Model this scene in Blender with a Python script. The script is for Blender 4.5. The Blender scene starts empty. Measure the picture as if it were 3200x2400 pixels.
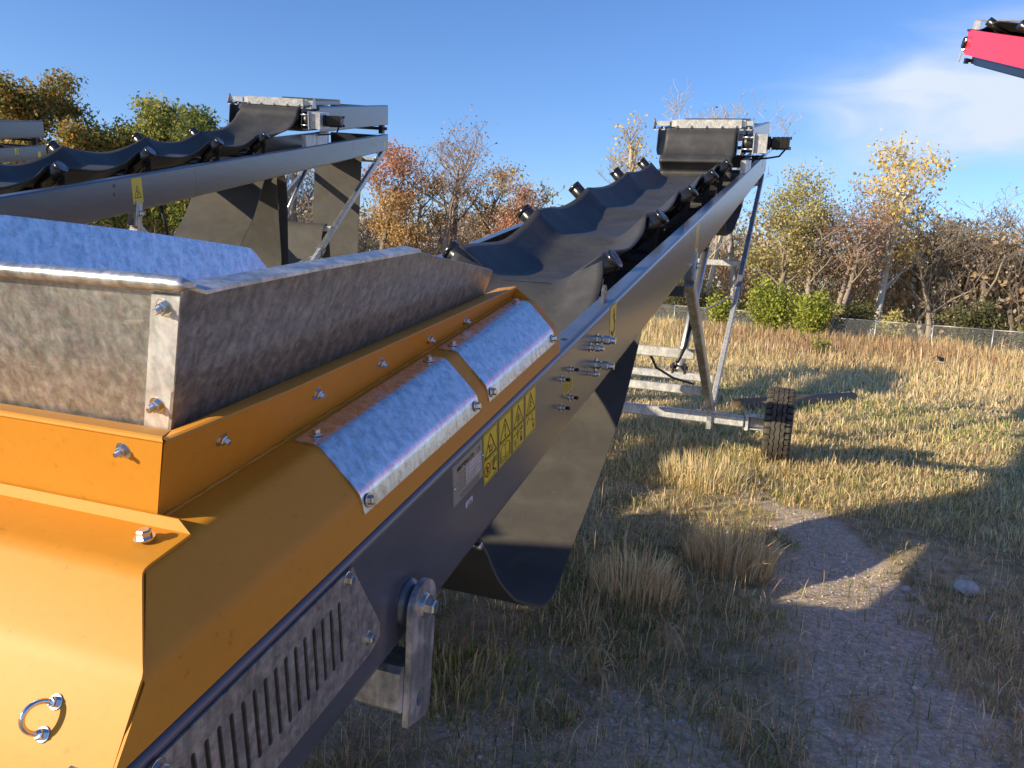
import bpy, bmesh, math, random
import numpy as np
from mathutils import Vector, Matrix
R_ = math.radians
random.seed(7); RNG = np.random.default_rng(11)
sc = bpy.context.scene
col = sc.collection

# ------------------------------------------------------------------ camera
YAW, PITCH, ROLL, INC = 0.328863, 0.122055, 0.073115, 0.2236937
FPX = 2492.1
def cam_axes():
    cy, sy = math.cos(YAW), math.sin(YAW)
    f = Vector((-sy*math.cos(PITCH), cy*math.cos(PITCH), -math.sin(PITCH)))
    r0 = Vector((cy, sy, 0)); u0 = r0.cross(f)
    r = math.cos(ROLL)*r0 + math.sin(ROLL)*u0
    u = -math.sin(ROLL)*r0 + math.cos(ROLL)*u0
    return r, u, f
cr, cu, cf = cam_axes()
cd = bpy.data.cameras.new('camera'); cam = bpy.data.objects.new('camera', cd); col.objects.link(cam)
M = Matrix.Identity(4)
for i in range(3):
    M[i][0] = cr[i]; M[i][1] = cu[i]; M[i][2] = -cf[i]
M[0][3], M[1][3], M[2][3] = 0, 0, 1.67
cam.matrix_world = M
cd.sensor_width = 36; cd.lens = FPX/3200*36; cd.clip_start = 0.05; cd.clip_end = 4000
sc.camera = cam

# ------------------------------------------------------------------ light
SUN_AZ, SUN_EL = 226.0, 17.5          # compass bearing of the sun from +Y clockwise
az, el = R_(SUN_AZ), R_(SUN_EL)
to_sun = Vector((math.sin(az)*math.cos(el), math.cos(az)*math.cos(el), math.sin(el)))
sl = bpy.data.lights.new('sun', 'SUN'); sl.energy = 5.0; sl.angle = R_(0.55); sl.color = (1.0, 0.84, 0.60)
so = bpy.data.objects.new('sun', sl); col.objects.link(so)
so.rotation_euler = (-to_sun).to_track_quat('-Z', 'Y').to_euler(); so.location = (-20, -20, 20)

w = bpy.data.worlds.new('World'); sc.world = w; w.use_nodes = True
nt = w.node_tree; N = nt.nodes; L = nt.links
for n in list(N): N.remove(n)
def nd(t, **k):
    n = N.new(t)
    for a, b in k.items(): setattr(n, a, b)
    return n
out = nd('ShaderNodeOutputWorld'); bg = nd('ShaderNodeBackground'); bg.inputs[1].default_value = 0.15
sky = nd('ShaderNodeTexSky'); sky.sky_type = 'NISHITA'; sky.sun_disc = False
sky.sun_elevation = el; sky.sun_rotation = az; sky.altitude = 250; sky.air_density = 1.0; sky.dust_density = 0.25; sky.ozone_density = 2.6
tc = nd('ShaderNodeTexCoord')
# wispy cirrus: a patch of sky to the north-east, laid out in world directions
cen = Vector((0.135, 0.955, 0.225)).normalized()
e1 = Vector((0, 0, 1)).cross(cen).normalized() * -1; e2 = e1.cross(cen).normalized()
if e2.z < 0: e2 = -e2
def dot(v):
    n = nd('ShaderNodeVectorMath', operation='DOT_PRODUCT'); n.inputs[1].default_value = v
    L.new(tc.outputs['Generated'], n.inputs[0]); return n.outputs['Value']
def mth(op, a, b=None, c=None, clamp=False):
    n = nd('ShaderNodeMath', operation=op); n.use_clamp = clamp
    for i, v in enumerate((a, b, c)):
        if v is None: continue
        if isinstance(v, (int, float)): n.inputs[i].default_value = v
        else: L.new(v, n.inputs[i])
    return n.outputs[0]
dc = dot(cen); dcm = mth('MAXIMUM', dc, 0.05)
ca = mth('DIVIDE', dot(e1), dcm); cb = mth('DIVIDE', dot(e2), dcm)
comb = nd('ShaderNodeCombineXYZ'); L.new(ca, comb.inputs[0]); L.new(cb, comb.inputs[1])
mp = nd('ShaderNodeMapping'); mp.inputs['Rotation'].default_value = (0, 0, R_(-12)); mp.inputs['Scale'].default_value = (5.0, 15, 1)
mp.inputs['Location'].default_value = (1.3, 0.4, 0)
L.new(comb.outputs[0], mp.inputs[0])
nz = nd('ShaderNodeTexNoise'); nz.inputs['Scale'].default_value = 1.0; nz.inputs['Detail'].default_value = 7; nz.inputs['Roughness'].default_value = 0.52; nz.inputs['Distortion'].default_value = 0.7
L.new(mp.outputs[0], nz.inputs['Vector'])
# soft ellipse around the patch centre
ex_ = mth('ADD', mth('MULTIPLY', ca, 3.9), mth('MULTIPLY', cb, -2.2)); ey_ = mth('MULTIPLY', cb, 8.2)
rr = mth('SQRT', mth('ADD', mth('MULTIPLY', ex_, ex_), mth('MULTIPLY', ey_, ey_)))
fall = nd('ShaderNodeMapRange'); fall.interpolation_type = 'SMOOTHSTEP'
fall.inputs['From Min'].default_value = 1.15; fall.inputs['From Max'].default_value = 0.15; L.new(rr, fall.inputs['Value'])
den = nd('ShaderNodeMapRange'); den.interpolation_type = 'SMOOTHSTEP'
den.inputs['From Min'].default_value = 0.50; den.inputs['From Max'].default_value = 1.12
L.new(mth('ADD', nz.outputs['Fac'], mth('MULTIPLY', fall.outputs[0], 0.42)), den.inputs['Value'])
front = mth('GREATER_THAN', dc, 0.1)
cm = mth('MULTIPLY', mth('MULTIPLY', mth('MULTIPLY', den.outputs[0], fall.outputs[0]), front), 1.3, clamp=True)
mx = nd('ShaderNodeMix', data_type='RGBA'); L.new(cm, mx.inputs['Factor'])
sat = nd('ShaderNodeHueSaturation'); sat.inputs['Saturation'].default_value = 1.12; sat.inputs['Value'].default_value = 1.0
L.new(sky.outputs[0], sat.inputs['Color'])
tint = nd('ShaderNodeMix', data_type='RGBA'); tint.blend_type = 'MULTIPLY'; tint.inputs['Factor'].default_value = 1.0; L.new(sat.outputs[0], tint.inputs['A']); tint.inputs['B'].default_value = (0.70, 0.74, 0.94, 1); L.new(tint.outputs['Result'], mx.inputs['A']); mx.inputs['B'].default_value = (3.3, 3.75, 4.4, 1)
L.new(mx.outputs['Result'], bg.inputs[0]); L.new(bg.outputs[0], out.inputs[0])

vs = sc.view_settings; vs.view_transform = 'Standard'; vs.look = 'None'; vs.exposure = 0.58; vs.gamma = 1; vs.use_curve_mapping = False
sc.cycles.max_bounces = 8

# ------------------------------------------------------------------ materials
MATS = {}
def mat(name, base, rough=0.5, metal=0.0, spec=0.5, coat=0.0, fn=None, attr=None, trans=0.0, coat_rough=0.1):
    m = bpy.data.materials.new(name); m.use_nodes = True
    t = m.node_tree; b = t.nodes['Principled BSDF']
    b.inputs['Base Color'].default_value = (*base, 1); b.inputs['Roughness'].default_value = rough; b.inputs['Metallic'].default_value = metal
    b.inputs['Specular IOR Level'].default_value = spec; b.inputs['Coat Weight'].default_value = coat; b.inputs['Coat Roughness'].default_value = coat_rough
    if fn: fn(t, b)
    if attr:
        a = t.nodes.new('ShaderNodeAttribute'); a.attribute_name = attr
        t.links.new(a.outputs['Color'], b.inputs['Base Color'])
        if trans:
            tr = t.nodes.new('ShaderNodeBsdfTranslucent'); t.links.new(a.outputs['Color'], tr.inputs['Color'])
            ms = t.nodes.new('ShaderNodeMixShader'); ms.inputs[0].default_value = trans
            t.links.new(b.outputs[0], ms.inputs[1]); t.links.new(tr.outputs[0], ms.inputs[2])
            t.links.new(ms.outputs[0], t.nodes['Material Output'].inputs['Surface'])
    MATS[name] = m; return m
def tnoise(t, scale, detail=4, rough=0.55, vec='Object', stretch=None, dist=0.0, rot=None):
    c = t.nodes.new('ShaderNodeTexCoord'); n = t.nodes.new('ShaderNodeTexNoise')
    n.inputs['Scale'].default_value = scale; n.inputs['Detail'].default_value = detail; n.inputs['Roughness'].default_value = rough; n.inputs['Distortion'].default_value = dist
    v = c.outputs[vec]
    if stretch or rot:
        mpp = t.nodes.new('ShaderNodeMapping')
        if stretch: mpp.inputs['Scale'].default_value = stretch
        if rot: mpp.inputs['Rotation'].default_value = rot
        t.links.new(v, mpp.inputs[0]); v = mpp.outputs[0]
    t.links.new(v, n.inputs['Vector']); return n.outputs['Fac']
def ramp(t, fac, stops):
    r = t.nodes.new('ShaderNodeValToRGB'); els = r.color_ramp.elements
    while len(els) < len(stops): els.new(0.5)
    for e_, (p, c) in zip(els, stops):
        e_.position = p; e_.color = (*c, 1) if len(c) == 3 else c
    t.links.new(fac, r.inputs[0]); return r.outputs[0]
def mixc(t, fac, a, b, mode='MIX'):
    m = t.nodes.new('ShaderNodeMix'); m.data_type = 'RGBA'; m.blend_type = mode
    for k, v in (('Factor', fac), ('A', a), ('B', b)):
        if isinstance(v, (int, float)): m.inputs[k].default_value = v
        elif isinstance(v, tuple): m.inputs[k].default_value = (*v, 1)
        else: t.links.new(v, m.inputs[k])
    return m.outputs['Result']
def bump(t, b, fac, strength=0.2, dist=0.01):
    n = t.nodes.new('ShaderNodeBump'); n.inputs['Strength'].default_value = strength; n.inputs['Distance'].default_value = dist
    t.links.new(fac, n.inputs['Height']); t.links.new(n.outputs[0], b.inputs['Normal'])
def f_galv(lo, hi, rlo, rhi, sc1=14.0, streak=0.5):
    def f(t, b):
        n1 = tnoise(t, sc1, 6, 0.62, dist=0.6); n2 = tnoise(t, 60, 3, 0.7)
        n3 = tnoise(t, 9, 5, 0.6, stretch=(6, 6, 0.9), rot=(0.5, 0.35, 0.2), dist=0.25)
        mixn = t.nodes.new('ShaderNodeMath'); mixn.operation = 'MULTIPLY_ADD'; t.links.new(n3, mixn.inputs[0]); mixn.inputs[1].default_value = streak
        m2 = t.nodes.new('ShaderNodeMath'); m2.operation = 'MULTIPLY'; t.links.new(n1, m2.inputs[0]); m2.inputs[1].default_value = 1-streak
        t.links.new(m2.outputs[0], mixn.inputs[2])
        c = ramp(t, mixn.outputs[0], [(0.40, lo), (0.5, tuple((a*1.2+b_)/2.2 for a, b_ in zip(lo, hi))), (0.60, hi)])
        c = mixc(t, 0.25, c, ramp(t, n2, [(0.35, (0.25,)*3), (0.65, (0.8,)*3)]), 'OVERLAY')
        t.links.new(c, b.inputs['Base Color'])
        rmp = ramp(t, n1, [(0.38, (rlo,)*3), (0.62, (rhi,)*3)]); t.links.new(rmp, b.inputs['Roughness'])
        vo = t.nodes.new('ShaderNodeTexVoronoi'); vo.inputs['Scale'].default_value = 85; tq = t.nodes.new('ShaderNodeTexCoord'); t.links.new(tq.outputs['Object'], vo.inputs['Vector'])
        c = mixc(t, 0.16, c, vo.outputs['Color'], 'SOFT_LIGHT')
        sc_ = tnoise(t, 5, 2, 0.5, stretch=(1, 14, 9), rot=(0.9, 0.2, 0.6)); c = mixc(t, ramp(t, sc_, [(0.70, (0,)*3), (0.73, (0.45,)*3), (0.76, (0,)*3)]), c, (0.72, 0.70, 0.62))
        hs_ = t.nodes.new('ShaderNodeHueSaturation'); hs_.inputs['Saturation'].default_value = 0.55; t.links.new(c, hs_.inputs['Color']); t.links.new(hs_.outputs[0], b.inputs['Base Color'])
        bump(t, b, n2, 0.06, 0.004)
    return f
mat('galvanised', (0.5,)*3, 0.4, 0.75, fn=f_galv((0.30, 0.31, 0.32), (0.62, 0.63, 0.64), 0.30, 0.46))
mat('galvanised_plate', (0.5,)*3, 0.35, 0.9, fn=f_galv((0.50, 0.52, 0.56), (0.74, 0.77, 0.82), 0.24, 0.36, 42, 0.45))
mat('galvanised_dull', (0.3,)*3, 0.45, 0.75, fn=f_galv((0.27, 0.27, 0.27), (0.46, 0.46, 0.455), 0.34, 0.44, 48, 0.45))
mat('galvanised_leg', (0.5,)*3, 0.4, 0.35, fn=f_galv((0.42, 0.43, 0.42), (0.66, 0.67, 0.65), 0.35, 0.5, 16, 0.5))
def f_orange(t, b):
    n = tnoise(t, 55, 4, 0.7); n2 = tnoise(t, 2.2, 3, 0.5); n3 = tnoise(t, 140, 2, 0.5)
    c = ramp(t, n, [(0.28, (0.36, 0.14, 0.012)), (0.37, (0.56, 0.235, 0.018)), (0.7, (0.60, 0.255, 0.022))])
    c = mixc(t, 0.35, c, ramp(t, n2, [(0.35, (0.52, 0.215, 0.018)), (0.65, (0.63, 0.28, 0.03))]))
    t.links.new(c, b.inputs['Base Color']); bump(t, b, n3, 0.05, 0.001)
mat('orange_paint', (0.60, 0.25, 0.02), 0.55, 0, 0.28, 0.06, fn=f_orange, coat_rough=0.35)
def f_slate(t, b):
    n = tnoise(t, 7, 4, 0.6, stretch=(1, 0.5, 3)); n2 = tnoise(t, 200, 2, 0.5)
    c = ramp(t, n, [(0.3, (0.058, 0.066, 0.086)), (0.7, (0.084, 0.090, 0.108))])
    t.links.new(c, b.inputs['Base Color']); bump(t, b, n2, 0.03, 0.001)
mat('slate_paint', (0.07, 0.078, 0.1), 0.30, 0, 0.5, 0.5, fn=f_slate, coat_rough=0.2)
mat('dark_steel', (0.018, 0.02, 0.026), 0.45)
def f_rubber(t, b):
    n = tnoise(t, 5, 6, 0.65, dist=0.5); n2 = tnoise(t, 22, 5, 0.7, stretch=(0.25, 2.2, 2.2)); n3 = tnoise(t, 160, 2, 0.6)
    c = ramp(t, n, [(0.3, (0.026, 0.026, 0.027)), (0.55, (0.042, 0.041, 0.040)), (0.8, (0.075, 0.071, 0.065))])
    c = mixc(t, ramp(t, n2, [(0.58, (0,)*3), (0.75, (0.4,)*3)]), c, (0.11, 0.105, 0.10))
    t.links.new(c, b.inputs['Base Color']); bump(t, b, n3, 0.08, 0.002)
mat('rubber', (0.04,)*3, 0.58, 0, 0.5, fn=f_rubber)
def f_rubber2(t, b):
    n = tnoise(t, 4, 6, 0.7, dist=0.6); n3 = tnoise(t, 45, 3, 0.6)
    c = ramp(t, n, [(0.3, (0.062, 0.058, 0.050)), (0.6, (0.088, 0.083, 0.072)), (0.8, (0.12, 0.108, 0.088))])
    c = mixc(t, ramp(t, n3, [(0.66, (0,)*3), (0.78, (0.5,)*3)]), c, (0.15, 0.14, 0.115))
    t.links.new(c, b.inputs['Base Color']); bump(t, b, n3, 0.1, 0.004)
mat('dusty_rubber', (0.09,)*3, 0.62, 0, 0.4, fn=f_rubber2)
mat('black_steel', (0.012,)*3, 0.22, 0, 0.6)
mat('black_plastic', (0.015,)*3, 0.4)
mat('zinc', (0.62, 0.63, 0.64), 0.22, 1.0)
mat('chrome', (0.75,)*3, 0.12, 1.0)
mat('aluminium', (0.46, 0.46, 0.45), 0.38, 0.8)
mat('sticker_yellow', (0.72, 0.56, 0.03), 0.35, 0, 0.5)
mat('sticker_black', (0.012,)*3, 0.4)
mat('sticker_red', (0.5, 0.03, 0.02), 0.4)
mat('sticker_white', (0.75, 0.74, 0.78), 0.4)
mat('etched_grey', (0.16,)*3, 0.5, 0.3)
mat('red_paint', (0.86, 0.035, 0.055), 0.35, 0, 0.5, 0.3)
def f_tyre(t, b):
    n = tnoise(t, 14, 4, 0.6)
    t.links.new(ramp(t, n, [(0.3, (0.03, 0.028, 0.025)), (0.7, (0.105, 0.092, 0.072))]), b.inputs['Base Color'])
mat('tyre_rubber', (0.05,)*3, 0.75, fn=f_tyre)
mat('tyre_groove', (.016,)*3, .8)  # recess darkness put into the groove colour, for contrast with the ribs
mat('plant', (0.2, 0.16, 0.05), 0.7, 0, 0.2, attr='Col', trans=0.45)
mat('bark', (0.2, 0.16, 0.12), 0.9, 0, 0.1, attr='Col')
mat('wood_dark', (0.22, 0.17, 0.13), 0.9, 0, 0.1)
def f_rock(t, b):
    n = tnoise(t, 30, 5, 0.6); t.links.new(ramp(t, n, [(0.3, (0.42, 0.40, 0.36)), (0.7, (0.66, 0.63, 0.58))]), b.inputs['Base Color']); bump(t, b, n, 0.6, 0.01)
mat('pale_rock', (0.6,)*3, 0.9, 0, 0.2, fn=f_rock)
mat('gravel', (0.4,)*3, 0.9, 0, 0.2, attr='Col')
mat('fence_wire', (0.38, 0.39, 0.39), 0.45, 0.5)

# ------------------------------------------------------------------ mesh tools
CI, SI = math.cos(INC), math.sin(INC)
def MP(X, s, n): return (X, s*CI - n*SI, s*SI + n*CI)       # machine coordinates -> world
def V(p): return Vector(p)
def arc(c, r, a0, a1, n):
    return [(c[0]+r*math.cos(a0+(a1-a0)*i/n), c[1]+r*math.sin(a0+(a1-a0)*i/n)) for i in range(n+1)]
def fillet(pts, r, k=4):
    """round the inner corners of an open 2-D path"""
    o = [pts[0]]
    for i in range(1, len(pts)-1):
        p = Vector(pts[i]); a = (Vector(pts[i-1])-p); b = (Vector(pts[i+1])-p)
        d = min(r, a.length*0.45, b.length*0.45); A = p + a.normalized()*d; B = p + b.normalized()*d
        for j in range(k+1):
            t = j/k; q = A*(1-t)**2 + p*2*t*(1-t) + B*t*t; o.append((q.x, q.y))
    o.append(pts[-1]); return o
def thick(path, t):
    """closed outline of a thin sheet: the path and its offset by t to its right-hand side"""
    P = [Vector(p) for p in path]; off = []
    for i, p in enumerate(P):
        d1 = (P[i]-P[i-1]).normalized() if i else (P[1]-P[0]).normalized()
        d2 = (P[i+1]-P[i]).normalized() if i < len(P)-1 else d1
        n1 = Vector((d1.y, -d1.x)); n2 = Vector((d2.y, -d2.x)); m = (n1+n2); m.normalize()
        off.append(p + m*(t/max(0.35, m.dot(n1))))
    return [tuple(p) for p in P] + [tuple(p) for p in reversed(off)]
class MB:
    def __init__(s): s.v = []; s.f = []; s.m = []; s.sm = []
    def add(s, vs, fs, mi=0, smooth=False):
        b = len(s.v); s.v += [tuple(v) for v in vs]
        for f in fs: s.f.append([b+i for i in f]); s.m.append(mi); s.sm.append(smooth)
        return s
    def box(s, a, b, mi=0):
        x0, y0, z0 = a; x1, y1, z1 = b
        return s.add([(x0,y0,z0),(x1,y0,z0),(x1,y1,z0),(x0,y1,z0),(x0,y0,z1),(x1,y0,z1),(x1,y1,z1),(x0,y1,z1)],
                     [(0,3,2,1),(4,5,6,7),(0,1,5,4),(1,2,6,5),(2,3,7,6),(3,0,4,7)], mi)
    def mbox(s, X0, X1, s0, s1, n0, n1, mi=0):
        v = [MP(X, a, n) for n in (n0, n1) for a, X in ((s0, X0), (s0, X1), (s1, X1), (s1, X0))]
        return s.add(v, [(0,3,2,1),(4,5,6,7),(0,1,5,4),(1,2,6,5),(2,3,7,6),(3,0,4,7)], mi)
    def bar(s, p, q, w, h, up=(0, 0, 1), mi=0, bev=0.0):
        p, q = V(p), V(q); d = (q-p).normalized(); sd = d.cross(V(up)).normalized(); u = sd.cross(d).normalized()
        c = bev or 0
        if c:
            a, b = w/2, h/2; pr = [(a, -b+c), (a, b-c), (a-c, b), (-a+c, b), (-a, b-c), (-a, -b+c), (-a+c, -b), (a-c, -b)]
        else: pr = [(w/2, -h/2), (w/2, h/2), (-w/2, h/2), (-w/2, -h/2)]
        n = len(pr); v = [e + sd*x + u*y for e in (p, q) for x, y in pr]
        f = [(i, (i+1) % n, n+(i+1) % n, n+i) for i in range(n)] + [tuple(range(n-1, -1, -1)), tuple(range(n, 2*n))]
        return s.add(v, f, mi)
    def loft(s, rows, closed=False, caps=True, mi=0, smooth=False, ring=False):
        n = len(rows[0]); v = [p for r in rows for p in r]; f = []
        for i in range(len(rows) - (0 if ring else 1)):
            i2 = (i+1) % len(rows)
            for j in range(n if closed else n-1):
                f.append((i*n+j, i*n+(j+1) % n, i2*n+(j+1) % n, i2*n+j))
        s.add(v, f, mi, smooth)
        if caps and closed and not ring:
            b = len(s.v)-len(v); s.f.append([b+i for i in range(n-1, -1, -1)]); s.m.append(mi); s.sm.append(False)
            s.f.append([b+(len(rows)-1)*n+i for i in range(n)]); s.m.append(mi); s.sm.append(False)
        return s
    def mextrude(s, prof, s0, s1, mi=0):
        return s.loft([[MP(x, s0, n) for x, n in prof], [MP(x, s1, n) for x, n in prof]], closed=True, mi=mi)
    def tube(s, p, q, r, r2=None, n=16, mi=0, caps=True, smooth=True):
        return s.ptube([p, q], [r, r if r2 is None else r2], n, mi, caps, smooth)
    def ptube(s, pts, rad, n=10, mi=0, caps=True, smooth=True):
        pts = [V(p) for p in pts]
        if isinstance(rad, (int, float)): rad = [rad]*len(pts)
        rows = []; prev = None
        for i, p in enumerate(pts):
            d = ((pts[i+1]-p) if i < len(pts)-1 else (p-pts[i-1]))
            if 0 < i < len(pts)-1: d = (pts[i+1]-pts[i-1])
            if d.length < 1e-9: d = Vector((0, 0, 1))
            d.normalize()
            a = prev if prev is not None else (Vector((0, 0, 1)) if abs(d.z) < 0.9 else Vector((1, 0, 0)))
            x = (a - d*a.dot(d)).normalized(); prev = x; y = d.cross(x)
            rows.append([p + (x*math.cos(2*math.pi*k/n) + y*math.sin(2*math.pi*k/n))*rad[i] for k in range(n)])
        b = len(s.v); s.loft(rows, closed=True, caps=caps, mi=mi, smooth=smooth); return s
    def disc_stack(s, c, axis, secs, n=20, mi=0, smooth=True):
        """secs: (distance along axis, radius)"""
        c = V(c); a = V(axis).normalized(); t = Vector((0, 0, 1)) if abs(a.z) < 0.9 else Vector((1, 0, 0))
        x = (t - a*t.dot(a)).normalized(); y = a.cross(x)
        rows = [[c + a*d + (x*math.cos(2*math.pi*k/n) + y*math.sin(2*math.pi*k/n))*max(r, 1e-4) for k in range(n)] for d, r in secs]
        return s.loft(rows, closed=True, mi=mi, smooth=smooth)
    def hexbolt(s, c, axis, af, h=None, shank=0.0, sr=None, mi=0, nut=False, washer=True):
        """washer, hexagon and threaded end standing along axis from c"""
        h = h or af*0.6
        if washer: s.disc_stack(c, axis, [(0, af*0.86), (af*0.11, af*0.86), (af*0.13, af*0.80)], 20, mi, False)
        c2 = V(c) + V(axis).normalized()*(af*0.11 if washer else 0)
        s.disc_stack(c2, axis, [(0, af*0.577), (h*0.82, af*0.577), (h, af*0.46)], 6, mi, False)
        if shank:
            r = sr or af*0.32; sec = []; k = int(shank/(r*0.30)) + 1
            for i in range(k):
                d = h + shank*i/k; sec += [(d, r), (d+shank/k*0.5, r*0.86)]
            sec += [(h+shank*0.97, r), (h+shank, r*0.8)]
            s.disc_stack(c2, axis, sec, 12, mi, False)
        return s
    def build(s, name, mats, parent=None, origin=(0, 0, 0), props=None):
        if isinstance(mats, str): mats = [mats]
        me = bpy.data.meshes.new(name); o0 = V(origin)
        me.from_pydata([tuple(V(v)-o0) for v in s.v], [], s.f)
        for mm in mats: me.materials.append(MATS[mm])
        me.polygons.foreach_set('material_index', s.m); me.polygons.foreach_set('use_smooth', s.sm)
        bm = bmesh.new(); bm.from_mesh(me); bmesh.ops.recalc_face_normals(bm, faces=bm.faces); bm.to_mesh(me); bm.free()
        me.update()
        o = bpy.data.objects.new(name, me); col.objects.link(o)
        if parent: o.parent = parent
        else: o.location = o0
        if props:
            for k, v in props.items(): o[k] = v
        return o
def smooth_by_angle(o, ang=35):
    me = o.data; me.polygons.foreach_set('use_smooth', [True]*len(me.polygons))
    bm = bmesh.new(); bm.from_mesh(me)
    for e in bm.edges: e.smooth = len(e.link_faces) == 2 and e.calc_face_angle(0) < R_(ang)
    bm.to_mesh(me); bm.free(); return o
def tag(o, label=None, cat=None, group=None, kind=None):
    if label: o['label'] = label
    if cat: o['category'] = cat
    if group: o['group'] = group
    if kind: o['kind'] = kind
    return o
def empty(name, loc, rot=(0, 0, 0)):
    o = bpy.data.objects.new(name, None); col.objects.link(o); o.location = loc; o.rotation_euler = rot; o.empty_display_size = 0.2; return o
def plate(outer, holes, mapf, t, nrm, mb, mi=0):
    """flat plate from a 2-D outline with holes; mapf puts a 2-D point into space, thickness t along nrm"""
    bm = bmesh.new(); nrm = V(nrm).normalized()
    def ring(pts):
        vs_ = [bm.verts.new(mapf(*p)) for p in pts]
        return [bm.edges.new((vs_[i], vs_[(i+1) % len(vs_)])) for i in range(len(vs_))]
    eds = ring(outer)
    for h in holes: eds += ring(h)
    bmesh.ops.triangle_fill(bm, use_beauty=True, use_dissolve=False, edges=eds)
    bm.verts.ensure_lookup_table(); bm.verts.index_update()
    vs_ = [v.co.copy() for v in bm.verts]; fs = [[v.index for v in f.verts] for f in bm.faces]
    bd = [(e.verts[0].index, e.verts[1].index) for e in bm.edges if len(e.link_faces) == 1]; n = len(vs_)
    F = [tuple(f) for f in fs] + [tuple(n+i for i in reversed(f)) for f in fs] + [(a, b, n+b, n+a) for a, b in bd]
    bm.free(); mb.add(vs_ + [v - nrm*t for v in vs_], F, mi); return mb
def text_mesh(mb, body, mapf, x, y, size, width=None, mi=0, bold=0.0, shear=0.0):
    """lettering: a text curve turned into flat faces; (x, y) is its lower left corner"""
    c = bpy.data.curves.new('lettering', 'FONT'); c.body = body; c.size = size; c.offset = bold; c.shear = shear
    o = bpy.data.objects.new('lettering', c); col.objects.link(o)
    dg = bpy.context.evaluated_depsgraph_get(); me = bpy.data.meshes.new_from_object(o.evaluated_get(dg))
    xs = [v.co.x for v in me.vertices]; k = (width/(max(xs)-min(xs))) if width and xs else 1.0; x0 = min(xs) if xs else 0
    mb.add([mapf(x+(v.co.x-x0)*k, y+v.co.y) for v in me.vertices], [tuple(p.vertices) for p in me.polygons], mi)
    bpy.data.objects.remove(o); bpy.data.curves.remove(c); bpy.data.meshes.remove(me)
def mir(X): return -2.65 - X

# ================================================================== the conveyor
BASE = (-1.325, 8.8, 0.0)
NX = Vector((1, 0, 0)); NS = Vector((0, CI, SI)); NN = Vector((0, -SI, CI))
root = empty('folding_conveyor', BASE)
def P(mb, name, mats, parent=None, label=None, smooth=None):
    o = mb.build(name, mats, parent or root, BASE)
    if label: o['label'] = label
    if smooth: smooth_by_angle(o, smooth)
    return o
TW = 0.006
def channel(sgn, s0, s1, n0=0.53, n1=0.845):
    X = -0.72 if sgn > 0 else mir(-0.72); k = 1 if sgn > 0 else -1
    path = fillet([(X-0.075*k, n1), (X, n1), (X, n0), (X-0.075*k, n0)], 0.022, 5)
    if sgn < 0: path = path[::-1]
    return MB().mextrude(thick(path, TW), s0, s1)
SJ = 7.53
nb = P(channel(1, 0.3, SJ-0.002), 'side_beam', 'slate_paint', smooth=40)
nb2 = P(channel(1, SJ+0.002, 15.78, 0.532), 'side_beam', 'slate_paint', smooth=40)
for a, b, c in ((0.3, SJ-0.002, 0.53), (SJ+0.002, 15.78, 0.532)): P(channel(-1, a, b, c), 'side_beam', 'slate_paint', smooth=40)
for k in (1, -1): P(channel(k, 11.55, 15.78, 1.02, 1.385), 'side_beam', 'slate_paint', smooth=40)

# stickers on the near beam -------------------------------------------------
def sface(s0, n0, depth=0.0008):
    return lambda x, y, d=0.0: MP(-0.72+depth+d, s0+x, n0+y)
def quad2(mb, mf, x0, y0, x1, y1, mi, d): mb.add([mf(x0, y0, d), mf(x1, y0, d), mf(x1, y1, d), mf(x0, y1, d)], [(0, 1, 2, 3)], mi)
def line2(mb, mf, a, b, wd, mi=1, d=0.0006):
    a, b = Vector(a), Vector(b); t = (b-a).normalized()*wd/2; nrm = Vector((-t.y, t.x)); a2, b2 = a-t, b+t
    mb.add([mf(*(a2-nrm), d), mf(*(b2-nrm), d), mf(*(b2+nrm), d), mf(*(a2+nrm), d)], [(0, 1, 2, 3)], mi)
def poly2(mb, mf, pts, mi=1, d=0.0006): mb.add([mf(x, y, d) for x, y in pts], [tuple(range(len(pts)))], mi)
def path2(mb, mf, pts, wd, mi=1, close=False, d=0.0006):
    for i in range(len(pts) - (0 if close else 1)): line2(mb, mf, pts[i], pts[(i+1) % len(pts)], wd, mi, d)
def ring2(mb, mf, c, r, wd, mi=1, n=20, d=0.0006): path2(mb, mf, [(c[0]+r*math.cos(6.2832*i/n), c[1]+r*math.sin(6.2832*i/n)) for i in range(n)], wd, mi, True, d)
def sticker(mf, W=0.104, H=0.146):
    mb = MB(); z0 = mf(0, 0, -0.0006); quad2(mb, mf, 0, 0, W, H, 0, 0.0)
    e = 0.004; path2(mb, mf, [(e, e), (W-e, e), (W-e, H-e), (e, H-e)], 0.0016, 1, True)
    return mb
def tri(mb, mf, W, yb, yt):
    path2(mb, mf, [(W*0.10, yb), (W*0.90, yb), (W*0.5, yt)], 0.0042, 1, True)
STICKS = ['sticker_yellow', 'sticker_black', 'sticker_red']
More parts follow.
